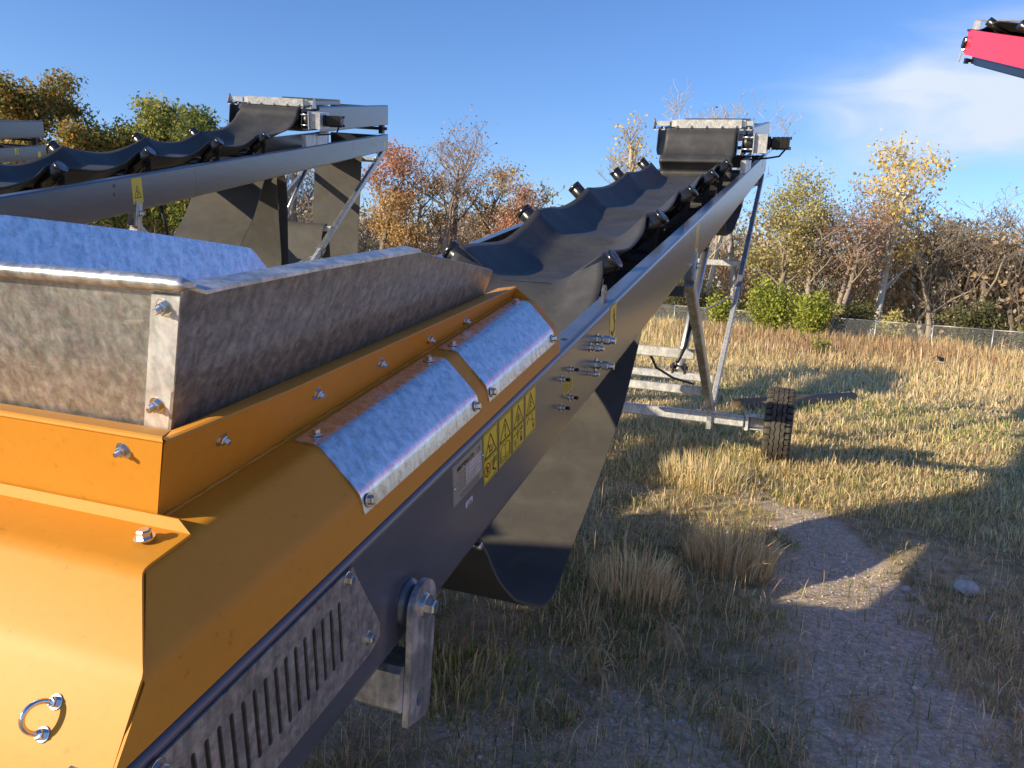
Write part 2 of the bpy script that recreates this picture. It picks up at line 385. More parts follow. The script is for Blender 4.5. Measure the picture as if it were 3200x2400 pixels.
def stick1():
    mf = sface(2.142, 0.679); mb = sticker(mf); W, H = 0.104, 0.146
    tri(mb, mf, W, 0.072, 0.132); line2(mb, mf, (0.004, 0.066), (W-0.004, 0.066), 0.0016)
    path2(mb, mf, [(0.035, 0.105), (0.045, 0.092), (0.045, 0.082), (0.062, 0.082), (0.072, 0.094)], 0.004)
    path2(mb, mf, [(0.04, 0.098), (0.052, 0.10), (0.058, 0.09)], 0.003)
    line2(mb, mf, (0.052, 0.004), (0.052, 0.066), 0.0014)
    ring2(mb, mf, (0.028, 0.036), 0.019, 0.0034, 2); line2(mb, mf, (0.015, 0.05), (0.041, 0.022), 0.003, 2, 0.001)
    path2(mb, mf, [(0.026, 0.046), (0.03, 0.034), (0.022, 0.022)], 0.005); path2(mb, mf, [(0.022, 0.036), (0.036, 0.04)], 0.005)
    path2(mb, mf, [(0.076, 0.06), (0.076, 0.034), (0.066, 0.022), (0.09, 0.014)], 0.004)
    for y in (0.036, 0.042, 0.048): line2(mb, mf, (0.06, y), (0.096, y+0.004), 0.0026)
    path2(mb, mf, [(0.062, 0.032), (0.09, 0.012), (0.07, 0.008)], 0.002)
    return mb
def stick2():
    mf = sface(2.256, 0.679); mb = sticker(mf, 0.102); W = 0.102
    tri(mb, mf, W, 0.072, 0.132); line2(mb, mf, (0.004, 0.066), (W-0.004, 0.066), 0.0016)
    poly2(mb, mf, [(0.047, 0.116), (0.055, 0.116), (0.053, 0.09), (0.049, 0.09)]); ring2(mb, mf, (0.051, 0.082), 0.002, 0.005, 1, 8)
    path2(mb, mf, [(0.051, 0.054), (0.036, 0.060), (0.018, 0.055), (0.018, 0.02), (0.036, 0.024), (0.051, 0.018), (0.066, 0.024), (0.084, 0.02), (0.084, 0.055), (0.066, 0.060), (0.051, 0.054)], 0.0022)
    line2(mb, mf, (0.051, 0.054), (0.051, 0.018), 0.0022)
    for k in (1, 2): path2(mb, mf, [(0.018-0.004*k, 0.052-0.003*k), (0.018-0.004*k, 0.018-0.003*k), (0.051, 0.016-0.003*k), (0.084+0.004*k, 0.018-0.003*k), (0.084+0.004*k, 0.052-0.003*k)], 0.0015)
    return mb
def stick3():
    mf = sface(2.368, 0.679); mb = sticker(mf, 0.102); W = 0.102
    tri(mb, mf, W, 0.072, 0.132); line2(mb, mf, (0.004, 0.066), (W-0.004, 0.066), 0.0016)
    for a, b in (((0.038, 0.10), (0.052, 0.104)), ((0.036, 0.092), (0.062, 0.097)), ((0.042, 0.083), (0.068, 0.088)), ((0.05, 0.108), (0.048, 0.078))): line2(mb, mf, a, b, 0.0034)
    line2(mb, mf, (0.05, 0.004), (0.05, 0.066), 0.0013); line2(mb, mf, (0.004, 0.034), (0.05, 0.034), 0.0013)
    path2(mb, mf, [(0.01, 0.048), (0.016, 0.05), (0.024, 0.048), (0.03, 0.054), (0.036, 0.05)], 0.003); line2(mb, mf, (0.042, 0.058), (0.042, 0.038), 0.005)
    path2(mb, mf, [(0.014, 0.022), (0.024, 0.03), (0.036, 0.02), (0.024, 0.01)], 0.0022, 1, True); line2(mb, mf, (0.02, 0.026), (0.03, 0.014), 0.002)
    poly2(mb, mf, [(0.066, 0.052), (0.08, 0.06), (0.09, 0.055), (0.078, 0.046)]); ring2(mb, mf, (0.062, 0.05), 0.006, 0.002, 2)
    poly2(mb, mf, [(0.066, 0.012), (0.084, 0.012), (0.082, 0.026), (0.068, 0.026)]); ring2(mb, mf, (0.075, 0.032), 0.008, 0.0024)
    return mb
def stick4():
    mf = sface(2.48, 0.679); mb = sticker(mf, 0.102); W = 0.102
    tri(mb, mf, W, 0.072, 0.132); line2(mb, mf, (0.004, 0.066), (W-0.004, 0.066), 0.0016)
    path2(mb, mf, [(0.056, 0.118), (0.05, 0.104), (0.042, 0.09), (0.034, 0.08)], 0.004); path2(mb, mf, [(0.05, 0.104), (0.064, 0.098)], 0.003); path2(mb, mf, [(0.046, 0.097), (0.06, 0.084)], 0.003)
    line2(mb, mf, (0.016, 0.044), (0.032, 0.058), 0.005); path2(mb, mf, [(0.04, 0.046), (0.05, 0.05), (0.056, 0.046)], 0.0024); line2(mb, mf, (0.066, 0.06), (0.066, 0.04), 0.005)
    poly2(mb, mf, [(0.07, 0.012), (0.086, 0.012), (0.084, 0.024), (0.072, 0.024)]); ring2(mb, mf, (0.078, 0.03), 0.008, 0.0024)
    return mb
for f_ in (stick1, stick2, stick3, stick4): P(f_(), 'warning_sticker', STICKS, nb)
def hook_sticker(s0, n0, W=0.115, H=0.152):
    mf = sface(s0, n0); mb = MB(); quad2(mb, mf, 0, 0, W, H, 0, 0)
    path2(mb, mf, [(W*0.62, H*0.82), (W*0.62, H*0.62), (W*0.78, H*0.44), (W*0.74, H*0.25), (W*0.48, H*0.14), (W*0.25, H*0.24)], 0.016)
    path2(mb, mf, [(W*0.5, H*0.68), (W*0.74, H*0.68)], 0.010); return mb
P(hook_sticker(3.59, 0.682), 'hook_sticker', STICKS, nb)
P(hook_sticker(14.5, 0.69, 0.14, 0.13), 'hook_sticker', STICKS, nb2)
mf = sface(6.33, 0.60); mb = MB(); quad2(mb, mf, 0, 0, 0.17, 0.22, 0, 0); path2(mb, mf, [(0.03, 0.05), (0.14, 0.05), (0.085, 0.15)], 0.008, 1, True); path2(mb, mf, [(0.075, 0.11), (0.095, 0.09), (0.075, 0.065)], 0.012)
P(mb, 'warning_sticker', STICKS, nb)
mf = sface(15.42, 0.59); mb = MB(); quad2(mb, mf, 0, 0, 0.12, 0.13, 0, 0); P(mb, 'warning_sticker', STICKS, nb2)
mf = sface(2.893, 0.673); mb = MB(); quad2(mb, mf, 0, 0, 0.117, 0.041, 0, 0)
for i, tx in enumerate(('GREASE THESE', '4 POINTS BEFORE', 'STARTING MACHINE')):
    text_mesh(mb, tx, lambda x, y: mf(x, y, 0.0006), 0.007, 0.0285-0.0125*i, 0.0115, 0.103, 1, 0.0002)
P(mb, 'grease_sticker', STICKS, nb)
# rating plate
mf = sface(1.945, 0.714, 0.0015); W, H = 0.19, 0.107; mb = MB(); b0 = [mf(0, 0), mf(W, 0), mf(W, H), mf(0, H)]; b1 = [mf(0, 0, -0.0015), mf(W, 0, -0.0015), mf(W, H, -0.0015), mf(0, H, -0.0015)]
mb.add(b0+b1, [(0, 1, 2, 3), (0, 1, 5, 4), (1, 2, 6, 5), (2, 3, 7, 6), (3, 0, 4, 7)], 0)
e = 0.004; path2(mb, mf, [(e+.006, e), (W-e-.006, e), (W-e, e+.006), (W-e, H-e-.006), (W-e-.006, H-e), (e+.006, H-e), (e, H-e-.006), (e, e+.006)], 0.0007, 2, True, 0.0004)
text_mesh(mb, 'MECBERG LTD', lambda x, y: mf(x, y, 0.0005), 0.026, H-0.024, 0.0155, 0.106, 1, 0.0006)
text_mesh(mb, 'CE', lambda x, y: mf(x, y, 0.0005), 0.151, H-0.023, 0.017, 0.024, 1, 0.0)
rows_ = ['SERIAL NO', 'MODEL TYPE', 'NO. OF MANUFACTURE', 'ENGINE TYPE', 'MACHINE WEIGHT']
for i, tx in enumerate(rows_):
    y = H-0.036-i*0.0105; text_mesh(mb, tx, lambda x, y_: mf(x, y_, 0.0005), 0.072-0.0036*len(tx), y, 0.0062, 0.0036*len(tx), 2)
    quad2(mb, mf, 0.078, y-0.002, 0.180, y+0.0055, 3, 0.0004)
line2(mb, mf, (0.076, 0.022), (0.076, H-0.03), 0.0007, 2, 0.0004)
for i in range(3): quad2(mb, mf, 0.03+0.01*i, 0.016-0.005*i, 0.165, 0.0178-0.005*i, 2, 0.0004)
P(mb, 'rating_plate', ['aluminium', 'sticker_black', 'etched_grey', 'galvanised_leg'], nb, 'grey metal rating plate with black lettering')
for s_, n_ in ((1.949, 0.763), (2.131, 0.775)): P(MB().disc_stack(MP(-0.718, s_, n_), NX, [(0, .004), (.002, .0038), (.0035, .002), (.0038, 0.0002)], 12, 0), 'rivet', 'zinc', nb)
mf = sface(2.02, 0.675); mb = MB(); quad2(mb, mf, 0, 0, 0.044, 0.0165, 0, 0); text_mesh(mb, 'DL800I', lambda x, y: mf(x, y, 0.0006), 0.008, 0.002, 0.009, 0.03, 1, 0.0003); quad2(mb, mf, 0.005, 0.0118, 0.039, 0.0132, 1, 0.0005)
P(mb, 'number_label', ['sticker_white', 'sticker_black'], nb)
# fittings and nipples -------------------------------------------------------
for s_, n_ in ((2.976, 0.751), (2.863, 0.75), (2.976, 0.645), (2.866, 0.645)):
    mb = MB(); c = MP(-0.72, s_, n_); mb.disc_stack(c, NX, [(0, .0135), (.002, .0135)], 20, 0, False)
    mb.disc_stack(c, NX, [(.002, .0085), (.014, .0085), (.016, .007)], 6, 0, False); mb.disc_stack(c, NX, [(.014, .0055), (.022, .005), (.022, .0065), (.030, .0065), (.034, .004)], 12, 1, True)
    P(mb, 'grease_nipple', ['zinc', 'black_steel'], nb)
for s_, n_, k in ((3.367, .756, 1.0), (3.262, .751, 0.72), (3.359, .652, 1.0), (3.240, .653, 0.6)):
    mb = MB(); c = V(MP(-0.72, s_, n_)); r = .0145*k
    if k > 0.65: mb.disc_stack(c, NX, [(0, r*1.75), (.003, r*1.75)], 24, 0, False)
    mb.disc_stack(c, NX, [(.003, r*1.12), (.020*k, r*1.12)], 6, 0, False); mb.disc_stack(c, NX, [(.018*k, r*.78), (.030*k, r*.78)], 16)
    mb.disc_stack(c, NX, [(.028*k, r*1.25), (.052*k, r*1.25), (.055*k, r*1.1)], 6, 0, False); mb.disc_stack(c, NX, [(.054*k, r*.95), (.062*k, r*.95), (.063*k, r*.85), (.066*k, r*.9), (.076*k, r*.9)], 16)
    P(mb, 'hydraulic_coupling', 'zinc', nb)
# lifting eye, flange holes, small dark bolt holes -------------------------------
def ann(c, r, n=14): return [(c[0]+r*math.cos(6.2832*i/n), c[1]+r*math.sin(6.2832*i/n)) for i in range(n)]
mb = MB(); out_ = [(-0.035, 0)] + arc((0, 0.045), 0.028, math.pi, 0, 12) + [(0.035, 0)]
plate(out_, [ann((0, 0.045), 0.0115)], lambda x, y: MP(-0.755, 3.64+x, 0.845+y), 0.012, NX, mb); P(mb, 'lifting_eye', 'slate_paint', nb)
def hole(s_, n_, r, par, flat=False):
    mb = MB()
    if flat: mb.disc_stack(MP(-0.757, s_, 0.8448), NN, [(0, r), (.0010, r), (.0011, r*.9)], 14, 0, False)
    else: mb.disc_stack(MP(-0.7205, s_, n_), NX, [(0, r), (.0012, r), (.0013, r*.9)], 14, 0, False)
    P(mb, 'bolt_hole', 'sticker_black', par)
for s_ in (3.02, 2.86): hole(s_, 0, .012, nb, True)
for s_, n_ in ((6.06, .786), (6.05, .715), (13.3, .78), (13.3, .70)): hole(s_, n_, .016, nb if s_ < 8 else nb2)

# feed housing (orange) -----------------------------------------------------
def mirror_prof(pr): return [(mir(x), n) for x, n in pr]
def housing(k):
    path = fillet([(-0.727, 0.848), (-0.742, 0.930), (-0.820, 1.0175), (-0.897, 1.020)], 0.014, 4)
    if k < 0: path = [(mir(x), n) for x, n in path][::-1]
    loop = thick(path, 0.004 if k > 0 else 0.004)
    def s0(n): return .008 + 0.915 + (n-0.848)*1.13 if n < 0.93 else (1.008 + (n-0.93)*1.2)
    rows = [[MP(x, s0(n) + (0.0 if n < 1.016 else 0.08*min(1, (abs(x+1.325)*-1+0.507)/0.07)), n) for x, n in loop], [MP(x, 2.86, n) for x, n in loop]]
    return MB().loft(rows, closed=True)
hs = P(housing(1), 'feed_housing', 'orange_paint', smooth=30)
hs_far = P(housing(-1), 'feed_housing', 'orange_paint', smooth=30)
TF = 0.35
def wallX(n): return -0.897 + TF*(n-1.02)
def skirt(k):
    # outer wall leaning out by TF, then an inward sloping lip
    A = [(-.838, 1.205, 1.173), (-.853, 1.526, 1.141), (-.870, 2.364, 1.090), (-.881, 2.855, 1.061)]
    Bq = [(-.915, 1.298, 1.142), (-.925, 1.700, 1.117), (-.938, 2.30, 1.080), (-.945, 2.855, 1.052)]
    W0 = [(-.897, 1.222, 1.018), (-.897, 1.54, 1.018), (-.897, 2.37, 1.018), (-.897, 2.855, 1.018)]
    mb = MB(); f = (lambda X: X) if k > 0 else mir
    rows = []
    for i in range(4):
        w0, a, b = W0[i], A[i], Bq[i]
        a_lo = (a[0]-0.002, a[1], a[2]-0.007)
        r = [w0, a_lo, (a[0]+.003, a[1], a[2]-.004), (a[0]+0.001, a[1], a[2]), (a[0]-.006, a[1]+.002, a[2]+.001), b, (b[0]-.001, b[1], b[2]-.006), (a[0]-.012, a[1]+.004, a[2]-.010), (w0[0]-.005, w0[1]+.004, w0[2])]
        rows.append([MP(f(x), s_, n_) for x, s_, n_ in r])
    mb.loft(rows, closed=True); return mb
sk = P(skirt(1), 'hopper_skirt', 'orange_paint', smooth=25); P(skirt(-1), 'hopper_skirt', 'orange_paint', smooth=25)
# end wall of the skirt (faces the tail)
mb = MB(); rows = []
for x0, xt, xb in ((-.897, -.838, -.915), (mir(-.897), mir(-.838), mir(-.915))):
    sg = 1 if x0 > -1.3 else -1
    r = [(x0, .9655, 1.260), (xt-.002*sg, .9125, 1.4065), (xt+.002*sg, .909, 1.4095), (xt, .9095, 1.414), (xt-.004*sg, .914, 1.4165), (xb, 1.012, 1.402), (xb, 1.012, 1.396), (xt-.01*sg, .926, 1.404), (x0, .970, 1.260)]
    rows.append([V(p) for p in r])
mb.loft(rows, closed=True); ew = P(mb, 'hopper_skirt', 'orange_paint', smooth=25)
# end gusset
mb = MB(); g_ = [(-.881, 1.059), (-.837, 1.026), (-.82, 1.0175), (-.897, 1.02)]
for k in (1, -1):
    q_ = g_ if k > 0 else mirror_prof(g_); mb.loft([[MP(x, 2.856, n) for x, n in q_], [MP(x, 2.861, n) for x, n in q_]], closed=True)
P(mb, 'gusset', 'orange_paint', sk)
# weld bead along the foot of the wall
for par, pts in ((sk, [MP(-.893+.001*math.sin(i*1.7), 1.225+i*0.02, 1.0225+.0012*math.sin(i*2.3)) for i in range(82)]),):
    P(MB().ptube(pts, [.0045+.0008*math.sin(i*1.1) for i in range(82)], 6), 'weld_bead', 'orange_paint', par)
# tail cover ---------------------------------------------------------------
prof = [(0.9500, 1.2830), (0.9460, 1.2655), (0.849, 1.2415), (0.774, 1.139), (0.723, 1.039), (0.652, 0.90), (0.60, 0.74)]
edge = {0.0: -.846, 1.0: -.820, 2.0: -.818, 3.0: -.742, 4.0: -.738, 5.0: -.735, 6.0: -.733}
pf = []
for i, p in enumerate(prof):
    if 2 <= i <= 3:
        a, b, c = Vector(prof[i-1]), Vector(p), Vector(prof[i+1]); r_ = 0.018
        A = b+(a-b).normalized()*r_; Bv = b+(c-b).normalized()*r_
        for j in range(6):
            t = j/5; q = A*(1-t)**2+b*2*t*(1-t)+Bv*t*t
            u_ = i + (-(1-2*t)*r_/(b-a).length if t < .5 else (2*t-1)*r_/(c-b).length); pf.append((q.x, q.y, u_))
    else: pf.append((p[0], p[1], float(i)))
housing_gap = 0
def eX(u_):
    i = int(min(5, max(0, math.floor(u_)))); t = u_-i; return edge[float(i)]*(1-t)+edge[float(i+1)]*t
mb = MB(); rows = []; up = []
for i, (y, z, u_) in enumerate(pf):
    a = Vector(pf[max(0, i-1)][:2]); b = Vector(pf[min(len(pf)-1, i+1)][:2]); d = (b-a).normalized(); up.append(Vector((d.y, -d.x)))
for i, (y, z, u_) in enumerate(pf):
    x = eX(u_)+0.005; nv = up[i]*0.0045; nv = nv if nv.y < 0 else -nv
    if i == 0: nv = Vector((0.004, 0))
    rows.append([(x, y, z), (mir(x), y, z), (mir(x), y+nv.x, z+nv.y), (x, y+nv.x, z+nv.y)])
mb.loft(rows, closed=True)
tail = P(mb, 'tail_cover', 'orange_paint', smooth=28)
P(MB().hexbolt((-.8655, .909, 1.2615), (0, -.22, .975), .019, .012), 'bolt', 'zinc', tail)
P(MB().hexbolt((mir(-.8655), .909, 1.2615), (0, -.22, .975), .019, .012), 'bolt', 'zinc', tail)
pn = Vector((0, -.891, .454)); pd = Vector((0, -.454, -.891))
mb = MB(); c1, c2 = Vector((-.853, .747, 1.0865)), Vector((-.854, .7285, 1.0505))
for c in (c1, c2): mb.hexbolt(c, pn, .0125, .009)
mid = (c1+c2)/2; rd = (c1-c2).length/2
pts = [c1+pn*.006] + [mid + (c1-mid)*math.cos(a) + (pn*.8+Vector((-.30, 0, 0))).normalized()*(.012+rd*1.1*math.sin(a)) for a in [math.pi*i/14 for i in range(15)]] + [c2+pn*.006]
mb.ptube(pts, .0038, 10)
P(mb, 'ring_handle', 'chrome', tail)

# galvanised cover plates --------------------------------------------------
def cover(s0, s1, bolts):
    path = fillet([(-.872, 1.0242), (-.8215, 1.0225), (-.7385, .9350), (-.7310, .8925)], .012, 4)
    o = thick(path, -0.004); mb = MB()
    def sh(n, end):   # rounded outer corners
        return 0.012 if n > 1.0235 and False else 0
    mb.mextrude(o, s0, s1); pl_ = P(mb, 'cover_plate', 'galvanised_plate', hs, smooth=30)
    for (X, s_, n_, ax) in bolts: P(MB().hexbolt(MP(X, s_, n_), ax, .0165, .0105), 'bolt', 'zinc', pl_)
    return pl_
TOPA = NN; SIDE = (NX*0.98 + NN*-0.17).normalized() if False else (NX*0.985 + NN*0.172).normalized()
# cover plates are parts of the conveyor in their own right
_hs = hs; hs = None
def cover2(s0, s1):
    path = fillet([(-.872, 1.0242), (-.8215, 1.0225), (-.7385, .9350), (-.7310, .8925)], .012, 4)
    pl_ = P(MB().mextrude(thick(path, -0.004), s0, s1), 'cover_plate', 'galvanised_plate', root, smooth=30)
    for X, s_, n_, ax in ((-.848, s0+.040, 1.0285, NN), (-.848, s1-.040, 1.0285, NN), (-.7285, s0+.022, .914, SIDE), (-.7285, s1-.022, .914, SIDE)):
        P(MB().hexbolt(MP(X, s_, n_), ax, .0165, .0105), 'bolt', 'zinc', pl_)
cover2(1.555, 2.143); cover2(2.212, 2.807)
wn = (NX*1.0 - NN*TF).normalized()
for X, s_, n_ in ((-.858, 1.348, 1.127), (-.865, 1.640, 1.107), (-.871, 1.909, 1.089), (-.877, 2.180, 1.072), (-.881, 2.428, 1.061)):
    P(MB().hexbolt(V(MP(wallX(n_-.012)+.001, s_, n_-.012)), wn, .016, .0085, .008, .0046), 'bolt', 'zinc', sk)
    P(MB().hexbolt(V(MP(mir(wallX(n_-.012)+.001), s_, n_-.012)), (-wn.x, wn.y, wn.z), .016, .0085, .008, .0046), 'bolt', 'zinc', sk)
en = Vector((0, -1, -TF)).normalized()
for X in (-.920, -1.325, mir(-.920)): P(MB().hexbolt((X, .922, 1.3843), en, .016, .0085, .008, .0046), 'bolt', 'zinc', ew)

# hopper of galvanised plates -----------------------------------------------
def hX(n, k=1, X0=-.93, n0=1.13): X = X0 + TF*(n-n0); return X if k > 0 else mir(X)
near = [(1.300, 1.120), (1.278, 1.381), (1.328, 1.378), (1.602, 1.357), (2.028, 1.319), (2.722, 1.141), (2.738, 1.134), (2.742, 1.120), (2.726, 1.056), (2.70, 1.035)]
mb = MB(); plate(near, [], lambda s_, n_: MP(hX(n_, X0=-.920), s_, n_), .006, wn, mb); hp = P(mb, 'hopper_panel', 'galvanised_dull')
# flat bar along its top edge
mb = MB(); rows = []
for s_, n_ in ((1.285, 1.381), (1.328, 1.379), (1.602, 1.358), (2.028, 1.3205)):
    X = hX(n_, X0=-.920); rows.append([MP(X-.008, s_, n_+.001), MP(X+.034, s_, n_-.006), MP(X+.034, s_, n_), MP(X-.008, s_, n_+.007)])
mb.loft(rows, closed=True); P(mb, 'edge_flange', 'galvanised', hp)
# far plate: the sloping end shows
far = [(1.29, 1.10), (1.24, 1.545), (1.786, 1.387), (2.141, 1.304), (2.572, 1.191), (2.594, 1.183), (2.606, 1.170), (2.639, 1.106), (2.66, 1.03)]
far[1] = (1.24, 1.46)
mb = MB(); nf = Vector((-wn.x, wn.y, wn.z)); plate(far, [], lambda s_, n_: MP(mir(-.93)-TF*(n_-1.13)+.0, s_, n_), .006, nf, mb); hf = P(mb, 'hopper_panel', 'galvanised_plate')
# end plate with rolled rim and corner strap
ep = lambda x, z: (x, 1.020-TF*(z-1.40), z)
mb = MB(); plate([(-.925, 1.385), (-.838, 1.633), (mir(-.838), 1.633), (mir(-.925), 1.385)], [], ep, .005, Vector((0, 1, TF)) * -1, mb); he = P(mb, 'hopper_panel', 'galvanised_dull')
mb = MB(); y0, z0 = 1.020-TF*.235, 1.638
for j, (xa, xb) in enumerate((((-.812, mir(-.812))),)):
    rws = []
    for x, k in ((xa, .35), (xa-.012, .8), (xa-.03, 1), (xb+.03, 1), (xb+.012, .8), (xb, .35)):
        rws.append([(x, y0+(-.010+.0145*math.cos(a))*1, z0+.0125*k*math.sin(a)) for a in [2*math.pi*i/14 for i in range(14)]])
    mb.loft(rws, closed=True, smooth=True)
P(mb, 'rolled_rim', 'galvanised', he)
mb = MB(); sd = V((0, -1, -TF)).normalized()*.0045
q1 = [ep(-.928+.006, 1.392), ep(-.9285-.048, 1.392), ep(-.844-.045, 1.622), ep(-.837, 1.622)]
mb.add([V(p)+sd for p in q1]+[V(p)+sd*.1 for p in q1], [(0, 1, 2, 3), (0, 1, 5, 4), (1, 2, 6, 5), (2, 3, 7, 6), (3, 0, 4, 7)], 0)
q2 = [ep(-.922, 1.392), ep(-.837, 1.622), MP(hX(1.36)+.012, 1.31, 1.36), MP(hX(1.14)+.012, 1.33, 1.14)]
st = P(mb, 'corner_strap', 'galvanised_leg', he)
for c in ((-.8709, .9460, 1.6013), (-.9323, 1.0015, 1.4417)): P(MB().hexbolt(V(c), en, .017, .010, .009, .005), 'bolt', 'zinc', he)
# inner apron of the hopper (dark, under the belt line)
mb = MB(); mb.mbox(-.935, mir(-.935), 1.31, 2.6, 1.03, 1.04); P(mb, 'feed_belt_bed', 'rubber')

# vent plate with slots -------------------------------------------------------
outer = [(0.45, .826), (1.480, .826), (1.490, .800), (1.562, .650), (1.560, .618), (1.518, .606), (0.45, .606)]
slots = []
for i in range(24):
    s_ = 1.4225-i*.0272; h = .0052; tl = .0045
    slots.append([(s_-h-tl*.6, .664), (s_+h-tl*.6, .664), (s_+h-tl*.2, .70), (s_+h+tl*.6, .780)] + [(s_+tl*.6+h*math.cos(a), .780+h*math.sin(a)) for a in (0.6, 1.57, 2.5)] + [(s_-h+tl*.6, .780), (s_-h-tl*.2, .70)])
    slots[-1] = [(s_-tl*.6+h*math.cos(a), .664+h*math.sin(a)) for a in (3.3, 4.0, 4.71, 5.4, 6.1)] + [(s_+tl*.6+h*math.cos(a), .780+h*math.sin(a)) for a in (0.15, .8, 1.57, 2.3, 3.0)]
mb = MB(); plate(outer, slots, lambda s_, n_: MP(-.7145, s_, n_), .004, NX, mb); vp = P(mb, 'vent_plate', 'galvanised_dull')
mb = MB(); mb.mbox(-.7187, -.7193, .7, 1.46, .65, .79); P(mb, 'slot_dark_sheet', 'black_plastic', vp)  # black sheet painted in for the dark space behind the slots
for s_, n_ in ((1.459, .812), (1.514, .645), (.984, .815), (.60, .645)): P(MB().hexbolt(MP(-.7145, s_, n_), NX, .017, .011), 'bolt', 'zinc', vp)

# drawbar arm and lower cross tube -------------------------------------------
cA = V((-.70, 1.592, .957))
mb = MB(); mb.disc_stack((-.722, 1.515, .972), NX, [(0, .055), (.008, .050), (.026, .034)], 28); spacer = P(mb, 'pivot_boss', 'slate_paint', nb)
out_ = [(.059*math.cos(a), .059*math.sin(a)) for a in [math.pi - math.pi*i/14 for i in range(15)]] + [(.059, -.255), (.045, -.272), (-.050, -.258), (-.052, -.10)]
hl = [(.004+.017*math.cos(a), -.210+.021*math.sin(a)) for a in [6.2832*i/18 for i in range(18)]]
mb = MB(); plate(out_, [hl], lambda x, z: (-.682, 1.522+x, .967+z), .014, NX, mb); am = P(mb, 'support_arm', 'galvanised')
mb = MB(); mb.disc_stack((-.682, 1.524, .968), NX, [(0, .028), (.004, .028)], 24, 0, False); mb.hexbolt((-.678, 1.524, .968), NX, .030, .019); P(mb, 'bolt', 'zinc', am)
mb = MB(); mb.bar((-.697, 1.505, .797), (mir(-.697), 1.505, .797), .11, .105, (0, 0, 1), 0, .012); P(mb, 'cross_tube', 'galvanised')
mb = MB(); plate([(.60, .62), (.93, .70), (1.02, .64), (1.12, .40), (.60, .30)], [], lambda y, z: (-.76, y+.02, z-.02), .012, NX, mb); P(mb, 'tow_bracket', 'galvanised')
mb = MB(); mb.bar((-.80, .9, .50), (mir(-.80), .9, .50), .12, .12); P(mb, 'cross_tube', 'galvanised')
mb = MB(); mb.disc_stack((-.752, 2.012, .947), NX, [(-.012, .011), (.010, .011), (.012, .009)], 14); P(mb, 'roller_pin', 'zinc', nb)
# tail stand so the low end rests on the ground
for X in (-.80, mir(-.80)):
    mb = MB(); mb.bar((X, .9, .48), (X, .9, .02), .07, .07, (0, 1, 0)); mb.box((X-.09, .81, .002), (X+.09, .99, .02)); P(mb, 'stand_leg', 'galvanised')

# idlers ----------------------------------------------------------------------
IDL = [(4.32, .785, .165, 36), (5.59, .813, .200, 43), (6.92, .847, .22, 45), (8.41, .859, .225, 47), (9.77, .880, .225, 46)]
for s_, nc, hc, wa in IDL:
    r = .054
    for k in (1, -1):
        th_ = R_(wa); cw, sw = math.cos(th_), math.sin(th_); of = .054+.018
        a = (-1.325+k*(hc+sw*of+cw*.03), nc-cw*of+sw*.03); b = (-1.325+k*(hc+sw*of+cw*.315), nc-cw*of+sw*.315)
        mb = MB(); pa, pb = V(MP(a[0], s_, a[1])), V(MP(b[0], s_, b[1])); d = (pb-pa).normalized()
        mb.disc_stack(pa, d, [(0, .02), (0, r), ((pb-pa).length-.03, r), ((pb-pa).length-.029, r*.97)], 26, 0)
        o = P(mb, 'wing_roller', 'black_steel'); L_ = (pb-pa).length
        mb = MB(); mb.disc_stack(pa, d, [(L_-.03, r*1.01), (L_-.001, r*1.01), (L_, r*.95), (L_, r*.82)], 28); P(mb, 'end_cap', 'black_steel', o)
        mb = MB(); mb.disc_stack(pa, d, [(L_, r*.90), (L_+.0005, r*.90), (L_-.004, r*.6), (L_-.004, r*.42), (L_-.0065, r*.34), (L_-.007, .003)], 24, 0); P(mb, 'bearing_seal', 'aluminium', o)
        mb = MB(); mb.bar(MP(-1.325+k*.40, s_+.06, .70), MP(-1.325+k*.43, s_+.06, nc+.11), .05, .010, NS); mb.bar(MP(-1.325+k*(hc+.02), s_+.06, .66), MP(-1.325+k*(hc+.02), s_+.06, nc-.03), .05, .01, NS); P(mb, 'roller_bracket', 'dark_steel')
    mb = MB(); mb.disc_stack(MP(-1.325-hc-.01, s_-.02, nc-.070), NX, [(0, .02), (0, r), (2*hc+.02, r), (2*hc+.02, .02)], 24); P(mb, 'centre_roller', 'black_steel')
    mb = MB(); mb.mbox(-.80, mir(-.80), s_+.03, s_+.11, .60, .655); P(mb, 'idler_frame', 'dark_steel')
    for X in (-.90, -.98): P(MB().hexbolt(MP(X, s_+.07, .655), NN, .018, .011), 'bolt', 'zinc', root)
for s_ in (4.95, 6.3, 7.3, 7.75, 9.1, 10.5, 11.8, 13.2, 14.6): P(MB().mbox(-.79, mir(-.79), s_, s_+.06, .56, .62), 'cross_brace', 'dark_steel')
P(MB().mbox(-.79, mir(-.79), 15.70, 15.76, .60, .82), 'cross_brace', 'dark_steel')

